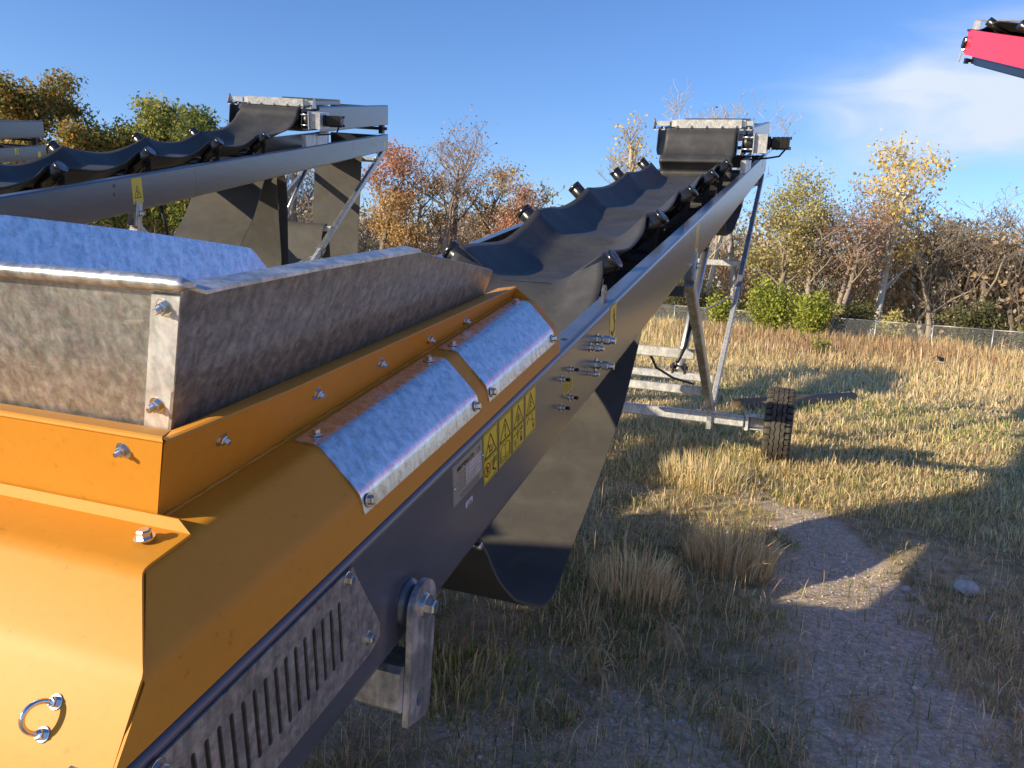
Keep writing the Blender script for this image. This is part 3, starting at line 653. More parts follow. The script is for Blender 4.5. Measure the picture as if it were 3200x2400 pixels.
# head section -------------------------------------------------------------------
mb = MB(); mb.disc_stack(MP(-.885, 11.25, 1.205), -NX, [(0, .04), (0, .165), (.88, .165), (.88, .04)], 32); P(mb, 'head_drum', 'black_steel')
mb = MB()
for X in (-.80, mir(-.80)):
    plate([(10.98, 1.12), (11.08, 1.05), (11.7, 1.05), (11.7, 1.36), (11.3, 1.40), (11.05, 1.36)], [], lambda s_, n_: MP(X, s_, n_), .008, NX, mb)
P(mb, 'head_frame', 'dark_steel')
for X in (-.70, mir(-.70)):
    k = 1 if X > -1.3 else -1; mb = MB()
    plate([(11.16, 1.372), (11.36, 1.352), (11.36, 1.37)] + [(11.27+.045*math.cos(a), 1.455+.048*math.sin(a)) for a in [math.pi*i/8 for i in range(9)]] + [(11.18, 1.39)], [], lambda s_, n_: MP(X, s_, n_), .010*k, NX, mb)
    sp_ = P(mb, 'scraper_mount', 'galvanised')
    mb = MB(); mb.mbox(X-.012*k, X-.16*k, 11.15, 11.37, 1.355, 1.368); mb.mbox(X-.012*k, X-.20*k, 11.245, 11.30, 1.41, 1.465); mb.hexbolt(MP(X-.06*k, 11.26, 1.368), NN, .022, .02); mb.hexbolt(MP(X-.13*k, 11.26, 1.368), NN, .022, .02); P(mb, 'mount_bracket', 'galvanised_leg', sp_)
mb = MB(); mb.mbox(-.80, -1.72, 11.235, 11.31, 1.395, 1.475); mb.loft([[MP(x, s_, n_) for s_, n_ in ((11.20, 1.38), (11.235, 1.395), (11.235, 1.478), (11.20, 1.483))] for x in (-.845, -1.66)], closed=True)
scp = P(mb, 'scraper_bar', 'galvanised_leg')
for X in (-.90, -1.08, -1.27, -1.46, -1.64): P(MB().hexbolt(MP(X, 11.20, 1.395), -NS, .020, .012), 'bolt', 'zinc', scp)
mb = MB(); mb.mbox(-.86, -1.80, 12.95, 13.05, 1.41, 1.475); mb.mbox(-.84, -.90, 11.4, 13.0, 1.40, 1.45); mb.mbox(mir(-.84), mir(-.90), 11.4, 13.0, 1.40, 1.45); P(mb, 'head_guard', 'slate_paint')
mb = MB(); mb.mbox(-.665, -.655, 10.86, 11.36, 1.09, 1.33)
mb.mbox(-.655, -.505, 10.90, 11.32, 1.10, 1.32); gb = P(mb, 'gearbox_guard', 'galvanised_leg')
for n_ in (1.28, 1.14):
    mb = MB(); mb.tube(MP(-.80, 10.98, n_), MP(-.655, 10.98, n_), .013, n=10); mb.hexbolt(MP(-.66, 10.98, n_), -NX, .03, .02); mb.hexbolt(MP(-.655, 10.98, n_), NX, .026, .016); P(mb, 'mounting_bolt', 'zinc', gb)
mb = MB(); mb.disc_stack(MP(-.505, 11.1, 1.21), NX, [(0, .08), (.03, .08), (.035, .055), (.06, .055)], 20); mb.disc_stack(MP(-.80, 11.13, 1.20), NX, [(0, .11), (.11, .11)], 24)
o_ = [(-.455, 1.275, .07), (-.235, 1.275, .07)]
mb.loft([[MP(x, 11.1+a, 1.21+b) for a, b in ((-.062, -.075), (.062, -.075), (.075, -.05), (.075, .055), (.06, .072), (-.06, .072), (-.075, .055), (-.075, -.05))] for x in (-.455, -.25)], closed=True)
for x in (-.40, -.35, -.30): mb.loft([[MP(x+dx, 11.1+a, 1.21+b) for a, b in ((-.066, -.079), (.066, -.079), (.079, -.05), (.079, .055), (.064, .076), (-.064, .076), (-.079, .055), (-.079, -.05))] for dx in (0, .02)], closed=True)
for a in (-.062, .062):
    for b in (-.06, .06): mb.disc_stack(MP(-.252, 11.1+a, 1.21+b), NX, [(0, .016), (.022, .016)], 8)
mt = P(mb, 'drive_motor', 'black_plastic')
mb = MB(); mb.ptube([MP(-.30, 11.1, 1.13), MP(-.36, 11.2, 1.05), MP(-.50, 11.3, 1.02), MP(-.66, 11.4, 1.0), MP(-.76, 11.6, .98)], .012, 8); P(mb, 'hose', 'black_plastic', mt)
mb = MB(); mb.mbox(-.735, -.80, 10.97, 11.43, .848, 1.005); mb.mbox(-.733, -.80, 11.45, 11.93, .848, 1.0); P(mb, 'fold_rest', 'galvanised_leg')
mb = MB(); mb.mbox(-.75, -.83, 15.45, 15.62, .86, 1.02); mb.tube(MP(-.70, 15.6, .95), MP(mir(-.70), 15.6, .95), .03, n=14); P(mb, 'fold_hinge', 'dark_steel')
mb = MB(); mb.mbox(-.80, mir(-.80), 15.70, 15.76, 1.06, 1.36); P(mb, 'cross_brace', 'dark_steel')

# undercarriage ----------------------------------------------------------------
LEGX = (-.745, mir(-.745))
AXY, AXZ = 8.80, .415
for X in LEGX:
    k = 1 if X > -1.3 else -1
    mb = MB(); mb.bar((X, 6.10, 1.80), (X+.02*k, 8.80, .53), .075, .10, (0, .4, 1), 0, .008); mb.bar((X, 6.10, 1.80), (X, 6.12, 2.02), .075, .10, (0, 1, 0)); lg = P(mb, 'rear_leg', 'galvanised')
    mb = MB(); mb.hexbolt((X+.04*k, 6.14, 1.92), NX*k, .034, .022); P(mb, 'bolt', 'zinc', lg)
    mb = MB(); mb.bar((X+.03*k, 8.90, .50), (X+.02*k, 11.75, 2.12), .055, .085, (0, -.4, 1), 0, .006)
    lg = P(mb, 'front_leg', 'galvanised_leg')
    mb = MB(); mb.bar((X+.02*k, 11.30, 1.865), (X, 14.85, 3.88), .065, .10, (0, -.4, 1), 0, .006); P(mb, 'leg_extension', 'galvanised', lg)
    mb = MB(); mb.bar((X+.02*k, 11.24, 1.83), (X+.02*k, 11.36, 1.90), .10, .13, (0, -.4, 1)); mb.hexbolt((X+.07*k, 11.3, 1.865), NX*k, .03, .02); P(mb, 'leg_clamp', 'galvanised', lg)
    mb = MB(); mb.bar((X+.03*k, 8.80, .30), (X+.03*k, 8.80, .60), .05, .17, (0, 1, 0)); mb.hexbolt((X+.058*k, 8.77, .56), NX*k, .03, .02); P(mb, 'axle_bracket', 'galvanised')
def cross(y, z, w_=.085, h_=.085, name='cross_tube', m='galvanised_leg'): return P(MB().bar((LEGX[0]-.03, y, z), (LEGX[1]+.03, y, z), w_, h_, (0, 0, 1), 0, .008), name, m)
cross(7.17, 1.185, .075, .09); cross(9.42, .775); cross(8.12, .765); cross(12.0, 2.22); cross(6.1, 1.72, .07, .08, m='slate_paint')
cross(14.45, 3.70, .07, .08)
for k in (1, -1): P(MB().bar((-1.325+k*.56, 14.8, 3.80), (-1.325+k*.05, 14.3, 3.62), .05, .05), 'brace', 'galvanised')
# axle with stub ends and wheels
mb = MB(); mb.bar((-.36, AXY, AXZ), (mir(-.36), AXY, AXZ), .11, .11, (0, 0, 1), 0, .010); ax_ = P(mb, 'axle', 'galvanised_leg')
TY_R, TY_W = .405, .285
def tyre(cx):
    mb = MB(); n = 120; prof_ = [(-.5, .62), (-.5, .70), (-.495, .86), (-.44, .955), (-.36, .985), (-.18, .998), (0, 1.0), (.18, .998), (.36, .985), (.44, .955), (.495, .86), (.5, .70), (.5, .62), (.40, .60), (-.40, .60)]
    rows = []; b0 = len(prof_)
    for i in range(n):
        a = 2*math.pi*i/n; rows.append([(cx+x*TY_W, 9.0+r*TY_R*.95*math.cos(a), .395+r*TY_R*.95*math.sin(a)) for x, r in prof_])
    mb.loft(rows, closed=True, caps=False, smooth=True, ring=True, mi=1)
    R1 = TY_R
    # tread: three wavy ribs and rows of shoulder blocks, standing proud of the carcass
    def rib(x0, x1, ph, amp):
        rr_ = []
        for i in range(180):
            a = 2*math.pi*i/180; w_ = amp*(abs(((i*30/180+ph) % 1)*2-1)*2-1)
            o = []
            for x, r in ((x0+w_, .955), (x0+w_, 1.0), (x1+w_, 1.0), (x1+w_, .955)): o.append((cx+x*TY_W, 9.0+r*R1*math.cos(a), .395+r*R1*math.sin(a)))
            rr_.append(o)
        mb.loft(rr_, closed=True, caps=False, ring=True)
    rib(-.245, -.115, 0, .022); rib(-.080, .075, 0, .022); rib(.11, .235, 0, .022)
    for sg in (-1, 1):
        for j in range(36):
            a0 = 2*math.pi*(j+.5*(sg > 0))/36; a1 = a0+2*math.pi/36*.70; pts = []
            for a in (a0, a1):
                for x, r in ((.272+.012*math.sin(a*18), .94), (.272+.012*math.sin(a*18), .998), (.40, .992), (.47, .955), (.50, .90), (.48, .86)): pts.append((cx+sg*x*TY_W, 9.0+r*R1*math.cos(a), .395+r*R1*math.sin(a)))
            mb.loft([pts[:6], pts[6:]], closed=True)
    return mb
for cx, k in ((-.008, 1), (mir(-.008), -1)):
    wh = empty('wheel', (0, 0, 0)); wh.parent = root
    mb = tyre(cx); o = mb.build('tyre', ['tyre_rubber', 'tyre_groove'], wh, BASE)
    mb = MB(); mb.disc_stack((cx-k*.13, 9.0, .395), NX*k, [(0, .20), (0, .245), (.02, .245), (.03, .225), (.12, .21), (.15, .19), (.24, .215), (.258, .245), (.27, .25), (.272, .235), (.255, .20), (.20, .16), (.19, .08), (.23, .075), (.235, .02)], 36)
    for j in range(6): mb.hexbolt((cx+k*.065, 9.0+.11*math.cos(j*1.047), .395+.11*math.sin(j*1.047)), NX*k, .024, .02)
    mb.build('rim', 'galvanised', wh, BASE)
    mb = MB(); mb.bar((cx-k*.14, 8.93, .415), (cx-k*.31, AXY, .415), .10, .10); mb.box((min(cx-k*.33, cx-k*.30), 8.73, .335), (max(cx-k*.33, cx-k*.30), 8.90, .50)); mb.box((min(cx-k*.34, cx-k*.15), 8.75, .475), (max(cx-k*.34, cx-k*.15), 8.95, .485))
    mb.box((min(cx-k*.34, cx-k*.15), 8.75, .345), (max(cx-k*.34, cx-k*.15), 8.95, .355))
    for dx in (.32, .20):
        for z, a in ((.485, 1), (.345, -1)): mb.hexbolt((cx-k*dx, 8.80, z), (0, 0, a), .034, .022)
    P(mb, 'hub_mount', 'galvanised_leg')
# ram, hoses
mb = MB(); mb.tube((-1.17, 9.42, .82), (-1.17, 11.0, 2.35), .052, n=20); mb.tube((-1.17, 11.0, 2.35), (-1.17, 11.9, 3.22), .028, n=14); rm = P(mb, 'hydraulic_ram', 'aluminium')
mb = MB(); mb.box((-1.25, 9.37, .80), (-1.23, 9.47, .92)); mb.box((-1.11, 9.37, .80), (-1.09, 9.47, .92)); mb.tube((-1.27, 9.42, .87), (-1.07, 9.42, .87), .02); P(mb, 'ram_clevis', 'dark_steel', rm)
mb = MB(); mb.ptube([(-.80, 6.65, 2.05), (-.79, 6.75, 1.85), (-.785, 6.82, 1.6), (-.79, 6.80, 1.42), (-.80, 6.72, 1.28), (-.84, 6.6, 1.15)], .016, 8); P(mb, 'hydraulic_hose', 'black_plastic')
mb = MB(); mb.ptube([(-1.16, 7.2, 1.15), (-1.13, 7.4, 1.02), (-1.02, 7.8, .90), (-.85, 8.1, .83)], .012, 8); P(mb, 'hydraulic_hose', 'black_plastic')
mb = MB(); mb.ptube([(-.70, 11.3, 1.78), (-.80, 11.1, 1.74), (-.95, 10.9, 1.62), (-1.08, 10.7, 1.55)], .013, 8); P(mb, 'hydraulic_hose', 'galvanised')

# belts ----------------------------------------------------------------------
XE = .40
def belt_rows(keys, sub=7, xe=XE, nx=22):
    """keys: (s, n at the middle, n at the edges, half width of the flat part). Smooth curve through them, trough section across."""
    K = [np.array(k, float) for k in keys]; out_ = []
    for i in range(len(K)-1):
        p0, p1, p2, p3 = K[max(0, i-1)], K[i], K[i+1], K[min(len(K)-1, i+2)]
        for j in range(sub):
            t = j/sub; out_.append(0.5*((2*p1)+(-p0+p2)*t+(2*p0-5*p1+4*p2-p3)*t*t+(-p0+3*p1-3*p2+p3)*t**3))
    out_.append(K[-1]); rows = []
    for s_, nc, ne, hc in out_:
        r = []; depth = ne-nc; wl = .440-hc; he = hc + math.sqrt(max(.003, wl*wl-depth*depth)); q_ = .34
        for j in range(nx+1):
            x = (j/nx*2-1); ax = abs(x)*he; t = min(1, max(0, (ax-hc+.03)/max(.02, he-hc+.03))); f = (t*t/(2*q_) if t < q_ else t-q_/2)/(1-q_/2)
            r.append((-1.325+x*he, s_, nc+depth*f))
        rows.append(r)
    return rows
def belt_mesh(keys, th=.011, sub=7, **kw):
    rows = belt_rows(keys, sub, **kw); mb = MB(); n = len(rows[0]); A = [[V(MP(*p)) for p in r] for r in rows]; Bk = []
    for i, r in enumerate(A):
        q = []
        for j, p in enumerate(r):
            d1 = A[min(i+1, len(A)-1)][j]-A[max(i-1, 0)][j]; d2 = r[min(j+1, n-1)]-r[max(j-1, 0)]; nn = d2.cross(d1); nn.normalize(); q.append(p-nn*th)
        Bk.append(q)
    mb.loft([a + b[::-1] for a, b in zip(A, Bk)], closed=True, smooth=True); return mb
def yz_belt(pts, x0=-.885, x1=-1.765, th=.011, sub=6):
    """a slack loop: sheet along X with a profile in the (s, n) plane"""
    K = [np.array(k, float) for k in pts]; o = []
    for i in range(len(K)-1):
        p0, p1, p2, p3 = K[max(0, i-1)], K[i], K[i+1], K[min(len(K)-1, i+2)]
        for j in range(sub):
            t = j/sub; o.append(0.5*((2*p1)+(-p0+p2)*t+(2*p0-5*p1+4*p2-p3)*t*t+(-p0+3*p1-3*p2+p3)*t**3))
    o.append(K[-1]); path = [tuple(p) for p in o]; loop = thick(path, th)
    return MB().loft([[MP(x, s_, n_) for s_, n_ in loop] for x in np.linspace(x0, x1, 9)], closed=True, smooth=False)
main_keys = [(1.2, .99, .99, .2), (2.2, 1.00, 1.00, .2), (2.62, .95, .96, .2), (2.9, .72, .74, .2), (3.15, .50, .53, .2), (3.4, .42, .46, .2), (3.65, .45, .50, .2), (3.95, .58, .66, .18), (4.16, .71, .80, .165), (4.29, .768, .915, .165), (4.36, .770, .930, .165), (4.62, .735, .900, .15),
             (5.0, .715, .862, .16), (5.35, .765, .905, .19), (5.54, .812, .975, .20), (5.62, .815, .98, .20), (5.85, .80, .965, .20), (6.25, .775, .930, .18), (6.62, .795, .95, .2), (6.88, .846, 1.0, .22), (6.96, .848, 1.005, .22), (7.25, .83, .98, .21),
             (7.68, .805, .960, .19), (8.1, .825, .985, .22), (8.37, .858, 1.02, .225), (8.45, .860, 1.025, .225), (8.8, .84, 1.0, .21), (9.2, .83, .99, .21), (9.55, .85, 1.01, .22), (9.73, .880, 1.04, .225), (9.83, .880, 1.03, .225),
             (10.1, .845, .95, .25), (10.4, .80, .86, .25), (10.72, .80, .80, .25), (10.83, .86, .86, .25), (10.76, .94, .94, .25), (10.68, 1.00, 1.00, .25), (10.74, 1.055, 1.055, .25), (10.90, 1.065, 1.065, .25), (10.99, 1.12, 1.12, .25), (11.06, 1.22, 1.22, .25), (11.12, 1.33, 1.33, .25), (11.24, 1.380, 1.380, .25), (11.38, 1.33, 1.33, .25), (11.44, 1.22, 1.22, .25)]
SHARED_BELTS = []
P(belt_mesh(main_keys), 'conveyor_belt', 'rubber')
P(yz_belt([(2.38, .60), (2.52, .293), (2.581, .194), (2.686, .029), (2.848, -.151), (2.955, -.238), (3.07, -.325), (3.168, -.394), (3.26, -.440), (3.35, -.462), (3.44, -.460), (3.53, -.44), (3.622, -.415), (3.78, -.37), (3.914, -.34), (4.387, -.20), (4.775, -.052), (5.179, .234), (5.45, .45), (5.9, .60)]), 'slack_belt_loop', 'dusty_rubber', smooth=50)
P(yz_belt([(5.9, .60), (8.0, .57), (8.4, .50), (8.75, .27), (9.1, .35), (9.5, .56), (10.2, .50), (10.75, .14), (11.1, .08), (11.55, .035), (12.0, .03), (12.4, .085), (12.95, .16), (13.4, .30), (13.9, .56), (15.2, .60)]), 'slack_belt_loop', 'dusty_rubber', smooth=50)
hb = P(yz_belt([(11.6, 1.30), (13.5, 1.25), (15.3, 1.28)], th=.012), 'folded_belt', 'rubber')
tag(root, 'orange and dark grey folding conveyor in the foreground, its galvanised hopper nearest the camera', 'conveyor', 'folding conveyors parked in the yard')

# --- the two further conveyors: copies of every part, with belts slack in their own way
def children(o): return list(o.children)
def copy_tree(o, parent=None, skip=()):
    c = o.copy(); col.objects.link(c); c.parent = parent
    for ch in children(o):
        if ch.name.split('.')[0] in skip: continue
        copy_tree(ch, c, skip)
    return c
SKIP = ('conveyor_belt', 'slack_belt_loop')
def place(r, O, yaw, tilt=0.0):
    b = V(BASE); rz = Matrix.Rotation(yaw, 4, 'Z'); p = V(O) + (rz @ V((b.x, b.y, 0)))
    r.location = p; r.rotation_euler = (tilt, 0, yaw)
c2 = copy_tree(root, None, SKIP); c3 = copy_tree(root, None, SKIP)
place(c2, (-3.3205, -.0024, 0.15), 0.2599)
mb = MB(); mb.box((-1.98, -1.25, .55), (-.68, .30, 1.92)); mb.box((-2.02, -1.29, 1.92), (-.64, .34, 1.97)); shade_box = mb.build('shade_cabinet', 'orange_paint', c2, BASE)  # added cabinet out of view, there to shade the near ground
mb = MB()
for i in range(9): mb.box((-.68, -1.0+.12*i, .8), (-.672, -.93+.12*i, 1.7))
mb.build('shade_cabinet_grille', 'dark_steel', shade_box, BASE)  # invented detail of the added shading cabinet
mb = MB(); mb.tube((-1.7, -.9, 1.97), (-1.7, -.9, 2.35), .05, n=16); mb.build('shade_cabinet_pipe', 'dark_steel', shade_box, BASE)  # likewise invented, on top of the shading cabinet
mb = MB(); mb.box((-1.9, -1.2, .30), (-1.78, .9, .55)); mb.box((-.88, -1.2, .30), (-.76, .9, .55)); mb.build('shade_cabinet_frame', 'galvanised', c2, BASE)  # invented frame carrying the added shading cabinet
tag(c2, 'dark grey folding conveyor standing just beyond the hopper, its slack belt hanging in big loops', 'conveyor', 'folding conveyors parked in the yard')
place(c3, (-10.55, .41, 0), 0.375, -0.03)
tag(c3, 'farthest dark grey folding conveyor, its two stacked beam ends showing before the trees', 'conveyor', 'folding conveyors parked in the yard')
k2 = [(1.2, .99, .99, .2), (2.2, 1.00, 1.00, .2), (2.7, .86, .90, .2), (3.1, .74, .78, .18), (3.6, .70, .74, .165), (4.1, .75, .87, .165), (4.29, .768, .92, .165), (4.36, .770, .930, .165), (4.62, .745, .905, .15),
      (5.0, .735, .870, .16), (5.35, .775, .910, .19), (5.54, .812, .975, .20), (5.62, .815, .98, .20), (5.85, .79, .94, .19), (6.25, .76, .89, .17), (6.62, .79, .93, .2), (6.88, .846, 1.0, .22), (6.96, .848, 1.0, .22), (7.25, .82, .95, .2),
      (7.68, .79, .91, .18), (8.1, .82, .96, .22), (8.37, .858, 1.02, .225), (8.45, .860, 1.02, .225), (8.8, .83, .96, .21), (9.2, .82, .95, .21), (9.55, .85, 1.0, .22), (9.73, .880, 1.04, .225), (9.83, .885, 1.045, .225),
      (10.08, .90, 1.035, .24), (10.3, .93, 1.045, .25), (10.65, 1.02, 1.08, .25), (10.9, 1.13, 1.15, .25), (11.06, 1.235, 1.24, .25), (11.13, 1.33, 1.33, .25), (11.24, 1.380, 1.380, .25), (11.38, 1.33, 1.33, .25), (11.44, 1.22, 1.22, .25)]
for c in (c2, c3):
    o = belt_mesh(k2).build('conveyor_belt', 'rubber', c, BASE)
    a = yz_belt([(9.95, .58), (9.74, .47), (9.53, .25), (9.275, .02), (8.907, -.205), (8.55, -.5), (8.35, -.85), (8.45, -1.2), (8.9, -1.42), (9.5, -1.38), (10.0, -1.10), (10.20, -.70), (10.185, -.13), (10.175, .44), (10.3, .60)]).build('slack_belt_loop', 'dusty_rubber', c, BASE); smooth_by_angle(a, 50)
    a = yz_belt([(10.4, .58), (10.55, .3), (10.5, -.6), (10.6, -1.3), (10.9, -1.75), (11.25, -1.75), (11.55, -1.35), (11.85, -.86), (12.06, -.50), (12.19, -.430), (12.33, -.48), (12.40, -.80), (12.5, -1.35), (13.0, -1.75), (13.5, -1.95), (13.9, -1.7), (14.08, -1.15), (14.25, -.4), (14.40, .35), (14.5, .58)]).build('slack_belt_loop', 'dusty_rubber', c, BASE); smooth_by_angle(a, 50)

# ================================================================== red conveyor head
RD = Vector((-.1257, .9340, .3344)).normalized(); RL = Vector((RD.y, -RD.x, 0)).normalized(); RN = RL.cross(RD).normalized()
RE = Vector((1.99, 13.98, 5.62))          # lower near corner of its head end
def rp(a, l, n): return RE - RD*a + RL*l + RN*n
RB = Vector((3.9, 0.2, 0))
rroot = empty('red_conveyor', RB)
def rbox(a0, a1, l0, l1, n0, n1, mb=None, mi=0):
    mb = mb or MB(); v = [rp(a, l, n) for n in (n0, n1) for a, l in ((a0, l0), (a0, l1), (a1, l1), (a1, l0))]
    return mb.add(v, [(0,3,2,1),(4,5,6,7),(0,1,5,4),(1,2,6,5),(2,3,7,6),(3,0,4,7)], mi)
def RPb(mb, name, m, par=None): return mb.build(name, m, par or rroot, RB)
for l in (0, 1.15):
    b_ = RPb(rbox(.10, 15.6, l, l+.05, 0, .335), 'side_beam', 'red_paint')
    if l == 0:
        for a_, n_ in ((.26, .22), (.26, .10)): RPb(rbox(a_, a_+.02, -.002, .0, n_, n_+.045), 'bolt_hole', 'sticker_black', b_)
        mb = MB(); mb.disc_stack(rp(.27, -.001, .18), -RL, [(0, .012), (.006, .012)], 10); RPb(mb, 'bolt', 'zinc', b_)
mb = MB(); rbox(-.02, .12, .02, .045, .02, .32, mb); RPb(mb, 'end_plate', 'red_paint')
mb = MB()
for a_, n_, r_ in ((.05, .16, .075), (.02, .12, .05)): mb.disc_stack(rp(a_, .02, n_), -RL, [(0, r_), (.05, r_), (.06, r_*.6)], 16)
dm = RPb(mb, 'bearing', 'black_steel')
for a_, n_ in ((.10, .20), (.02, .22), (.10, .07), (.0, .06), (.09, .13)): RPb(MB().hexbolt(rp(a_, .01, n_), -RL, .035, .03), 'bolt', 'zinc', dm)
RPb(rbox(.02, .13, -.01, 1.15, .315, .345), 'edge_strip', 'black_steel')
mb = MB(); pr = [(.03, .34), (.07, .46), (.12, .475), (.40, .475), (.38, .35)]; mb.loft([[rp(a, l, n) for a, n in pr] for l in (.05, .058)], closed=True)
mb.loft([[rp(a, l, n) for a, n in ((.07, .46), (.12, .475), (.40, .475), (.40, .467), (.12, .467), (.08, .452))] for l in (.05, 1.1)], closed=True); RPb(mb, 'head_cover', 'galvanised_leg')
for j in range(10):
    a_ = .55+j*1.3; mb = MB(); p0 = rp(a_, .38, .30); p1 = rp(a_-.02, .10, .47); mb.disc_stack(p0, p1-p0, [(0, .06), ((p1-p0).length, .06), ((p1-p0).length+.001, .045)], 20); RPb(mb, 'wing_roller', 'black_steel')
    mb = MB(); p0 = rp(a_, .82, .30); p1 = rp(a_-.02, 1.10, .47); mb.disc_stack(p0, p1-p0, [(0, .06), ((p1-p0).length, .06)], 20); RPb(mb, 'wing_roller', 'black_steel')
mb = MB(); rows = []
for a_ in [0.15, .25, .4, .55, .9, 1.4, 2, 3, 5, 8, 11, 14, 15.5]:
    e_ = min(1, max(0, (a_-.2)/.5))*.13; rows.append([rp(a_, x, .34+z) for x, z in ((.14, e_), (.38, 0), (.82, 0), (1.06, e_), (1.06, e_+.012), (.82, .012), (.38, .012), (.14, e_+.012))])
mb.loft(rows, closed=True, smooth=False); RPb(mb, 'conveyor_belt', 'rubber')
mb = MB(); mb.disc_stack(rp(.18, .08, .20), RL, [(0, .13), (1.0, .13)], 24); RPb(mb, 'head_drum', 'black_steel')
mb = MB(); rbox(.35, 15.0, .10, 1.05, -.13, -.118, mb); RPb(mb, 'return_belt', 'rubber')
mb = MB(); rbox(.32, 15.2, .06, .11, -.11, -.01, mb); RPb(mb, 'lower_rail', 'black_steel')
mb = MB(); plate([(.0, .01), (.09, .01), (.07, -.08), (.045, -.115), (.02, -.115), (.0, -.07)], [], lambda a, n: rp(a-.06, -.01, n), .01, RL, mb); RPb(mb, 'scraper_mount', 'galvanised_leg')
mb = MB(); rbox(-.02, .22, .05, .09, -.10, -.055, mb); rbox(.16, .24, 0, .05, -.12, -.05, mb); RPb(mb, 'scraper_arm', 'black_steel')
for l in (.05, 1.12):
    f0 = RE - RD*9.2 + RL*l; mb = MB(); mb.bar(f0, (f0.x, f0.y-1.6, .55), .09, .09, (0, 1, .2)); mb.bar(f0-RD*3.6, (f0.x, f0.y-1.9, .55), .08, .08, (0, 1, .2)); RPb(mb, 'support_leg', 'red_paint')
f0 = RE - RD*9.2; mb = MB(); mb.bar((f0.x-.5, f0.y-1.7, .5), (f0.x+1.7, f0.y-1.7, .5), .12, .12); RPb(mb, 'axle', 'red_paint')
for x in (-.62, 1.82):
    mb = MB(); mb.disc_stack((f0.x+x-.13, f0.y-1.7, .46), (1, 0, 0), [(0, .22), (.0, .40), (.05, .46), (.21, .46), (.26, .40), (.26, .22)], 40); RPb(mb, 'wheel', 'tyre_rubber')
tag(rroot, 'bright red conveyor head with a galvanised cover, high against the blue sky', 'conveyor')

# ================================================================== ground
def vnoise(x, y, sc_, seed=0):
    x = np.asarray(x)/sc_ + seed*17.3; y = np.asarray(y)/sc_ + seed*9.1
    xi, yi = np.floor(x).astype(np.int64), np.floor(y).astype(np.int64); fx, fy = x-xi, y-yi; fx = fx*fx*(3-2*fx); fy = fy*fy*(3-2*fy)
    def h(a, b):
        n = (a*374761393 + b*668265263 + seed*2147483) & 0x7fffffff; n = ((n ^ (n >> 13))*1274126177) & 0x7fffffff; return ((n ^ (n >> 16)) & 0xffff)/65535.0
    return (h(xi, yi)*(1-fx)+h(xi+1, yi)*fx)*(1-fy) + (h(xi, yi+1)*(1-fx)+h(xi+1, yi+1)*fx)*fy
def fbm(x, y, sc_, seed=0, o=4): return sum(vnoise(x, y, sc_/2**i, seed+i)*0.5**i for i in range(o))/sum(0.5**i for i in range(o))
PATH = np.array([(-.25, 7.4), (.05, 6.95), (.30, 6.5), (.48, 5.9), (.50, 5.2), (.50, 4.6), (.52, 4.0), (.56, 3.4), (.62, 2.8), (.7, 2.0), (.8, .5)])
def pdist(x, y):
    d = np.full(np.shape(x), 99.0)
    for a, b in zip(PATH[:-1], PATH[1:]):
        v = b-a; t = np.clip(((x-a[0])*v[0]+(y-a[1])*v[1])/(v@v), 0, 1); d = np.minimum(d, np.hypot(x-a[0]-t*v[0], y-a[1]-t*v[1]))
    return d
def bare(x, y):
    n = fbm(x, y, .55, 3); n2 = fbm(x, y, .22, 8)
    wd_ = .17+.19*np.clip((7.2-y)/2.2, 0, 1)
    p = np.clip((1.3-(pdist(x, y)+(n-.5)*.42+(n2-.5)*.30)/wd_)*1.8, 0, 1)
    near = np.clip((4.3-y)/1.3, 0, 1)*np.clip((n*.55+n2*.55-.36)*3.2, 0, 1)*.95
    mid = np.clip((n-.62)*4, 0, 1)*np.clip((9-y)/3, 0, 1)*.7
    return np.maximum(np.maximum(p, near), mid)
def gz(x, y): return (fbm(x, y, 1.1, 21)-.5)*.07*np.clip((12-np.abs(y-2))/8, 0, 1) + (fbm(x, y, 9, 30)-.5)*.22*np.clip((y-11)/12, 0, 1)*np.clip((90-y)/30, 0, 1)
xs = np.concatenate([-np.geomspace(900, 7, 26), np.linspace(-6.5, 5, 140), np.geomspace(5.4, 900, 30)]); ys = np.concatenate([-np.geomspace(400, 2, 16), np.linspace(-1.5, 10, 160), np.geomspace(10.2, 1500, 70)])
X_, Y_ = np.meshgrid(xs, ys); Z_ = gz(X_, Y_)
nv = X_.size; co = np.stack([X_.ravel(), Y_.ravel(), Z_.ravel()], 1); ny, nx = X_.shape
ii = np.arange(nv).reshape(ny, nx); F_ = np.stack([ii[:-1, :-1], ii[:-1, 1:], ii[1:, 1:], ii[1:, :-1]], -1).reshape(-1, 4)
def np_mesh(name, co, faces_flat, sizes, mats, colors=None, smooth=False, parent=None):
    me = bpy.data.meshes.new(name); me.vertices.add(len(co)); me.vertices.foreach_set('co', np.ascontiguousarray(co, np.float32).ravel())
    me.loops.add(len(faces_flat)); me.loops.foreach_set('vertex_index', np.ascontiguousarray(faces_flat, np.int32))
    st_ = np.concatenate([[0], np.cumsum(sizes)[:-1]]); me.polygons.add(len(sizes)); me.polygons.foreach_set('loop_start', st_.astype(np.int32))
    me.polygons.foreach_set('use_smooth', np.full(len(sizes), smooth))
    me.update(calc_edges=True)
    for m in ([mats] if isinstance(mats, str) else mats): me.materials.append(MATS[m])
    if colors is not None:
        a = me.color_attributes.new('Col', 'FLOAT_COLOR', 'POINT'); c4 = np.ones((len(co), 4), np.float32); c4[:, :3] = colors; a.data.foreach_set('color', c4.ravel())
    o = bpy.data.objects.new(name, me); col.objects.link(o)
    if parent: o.parent = parent
    return o
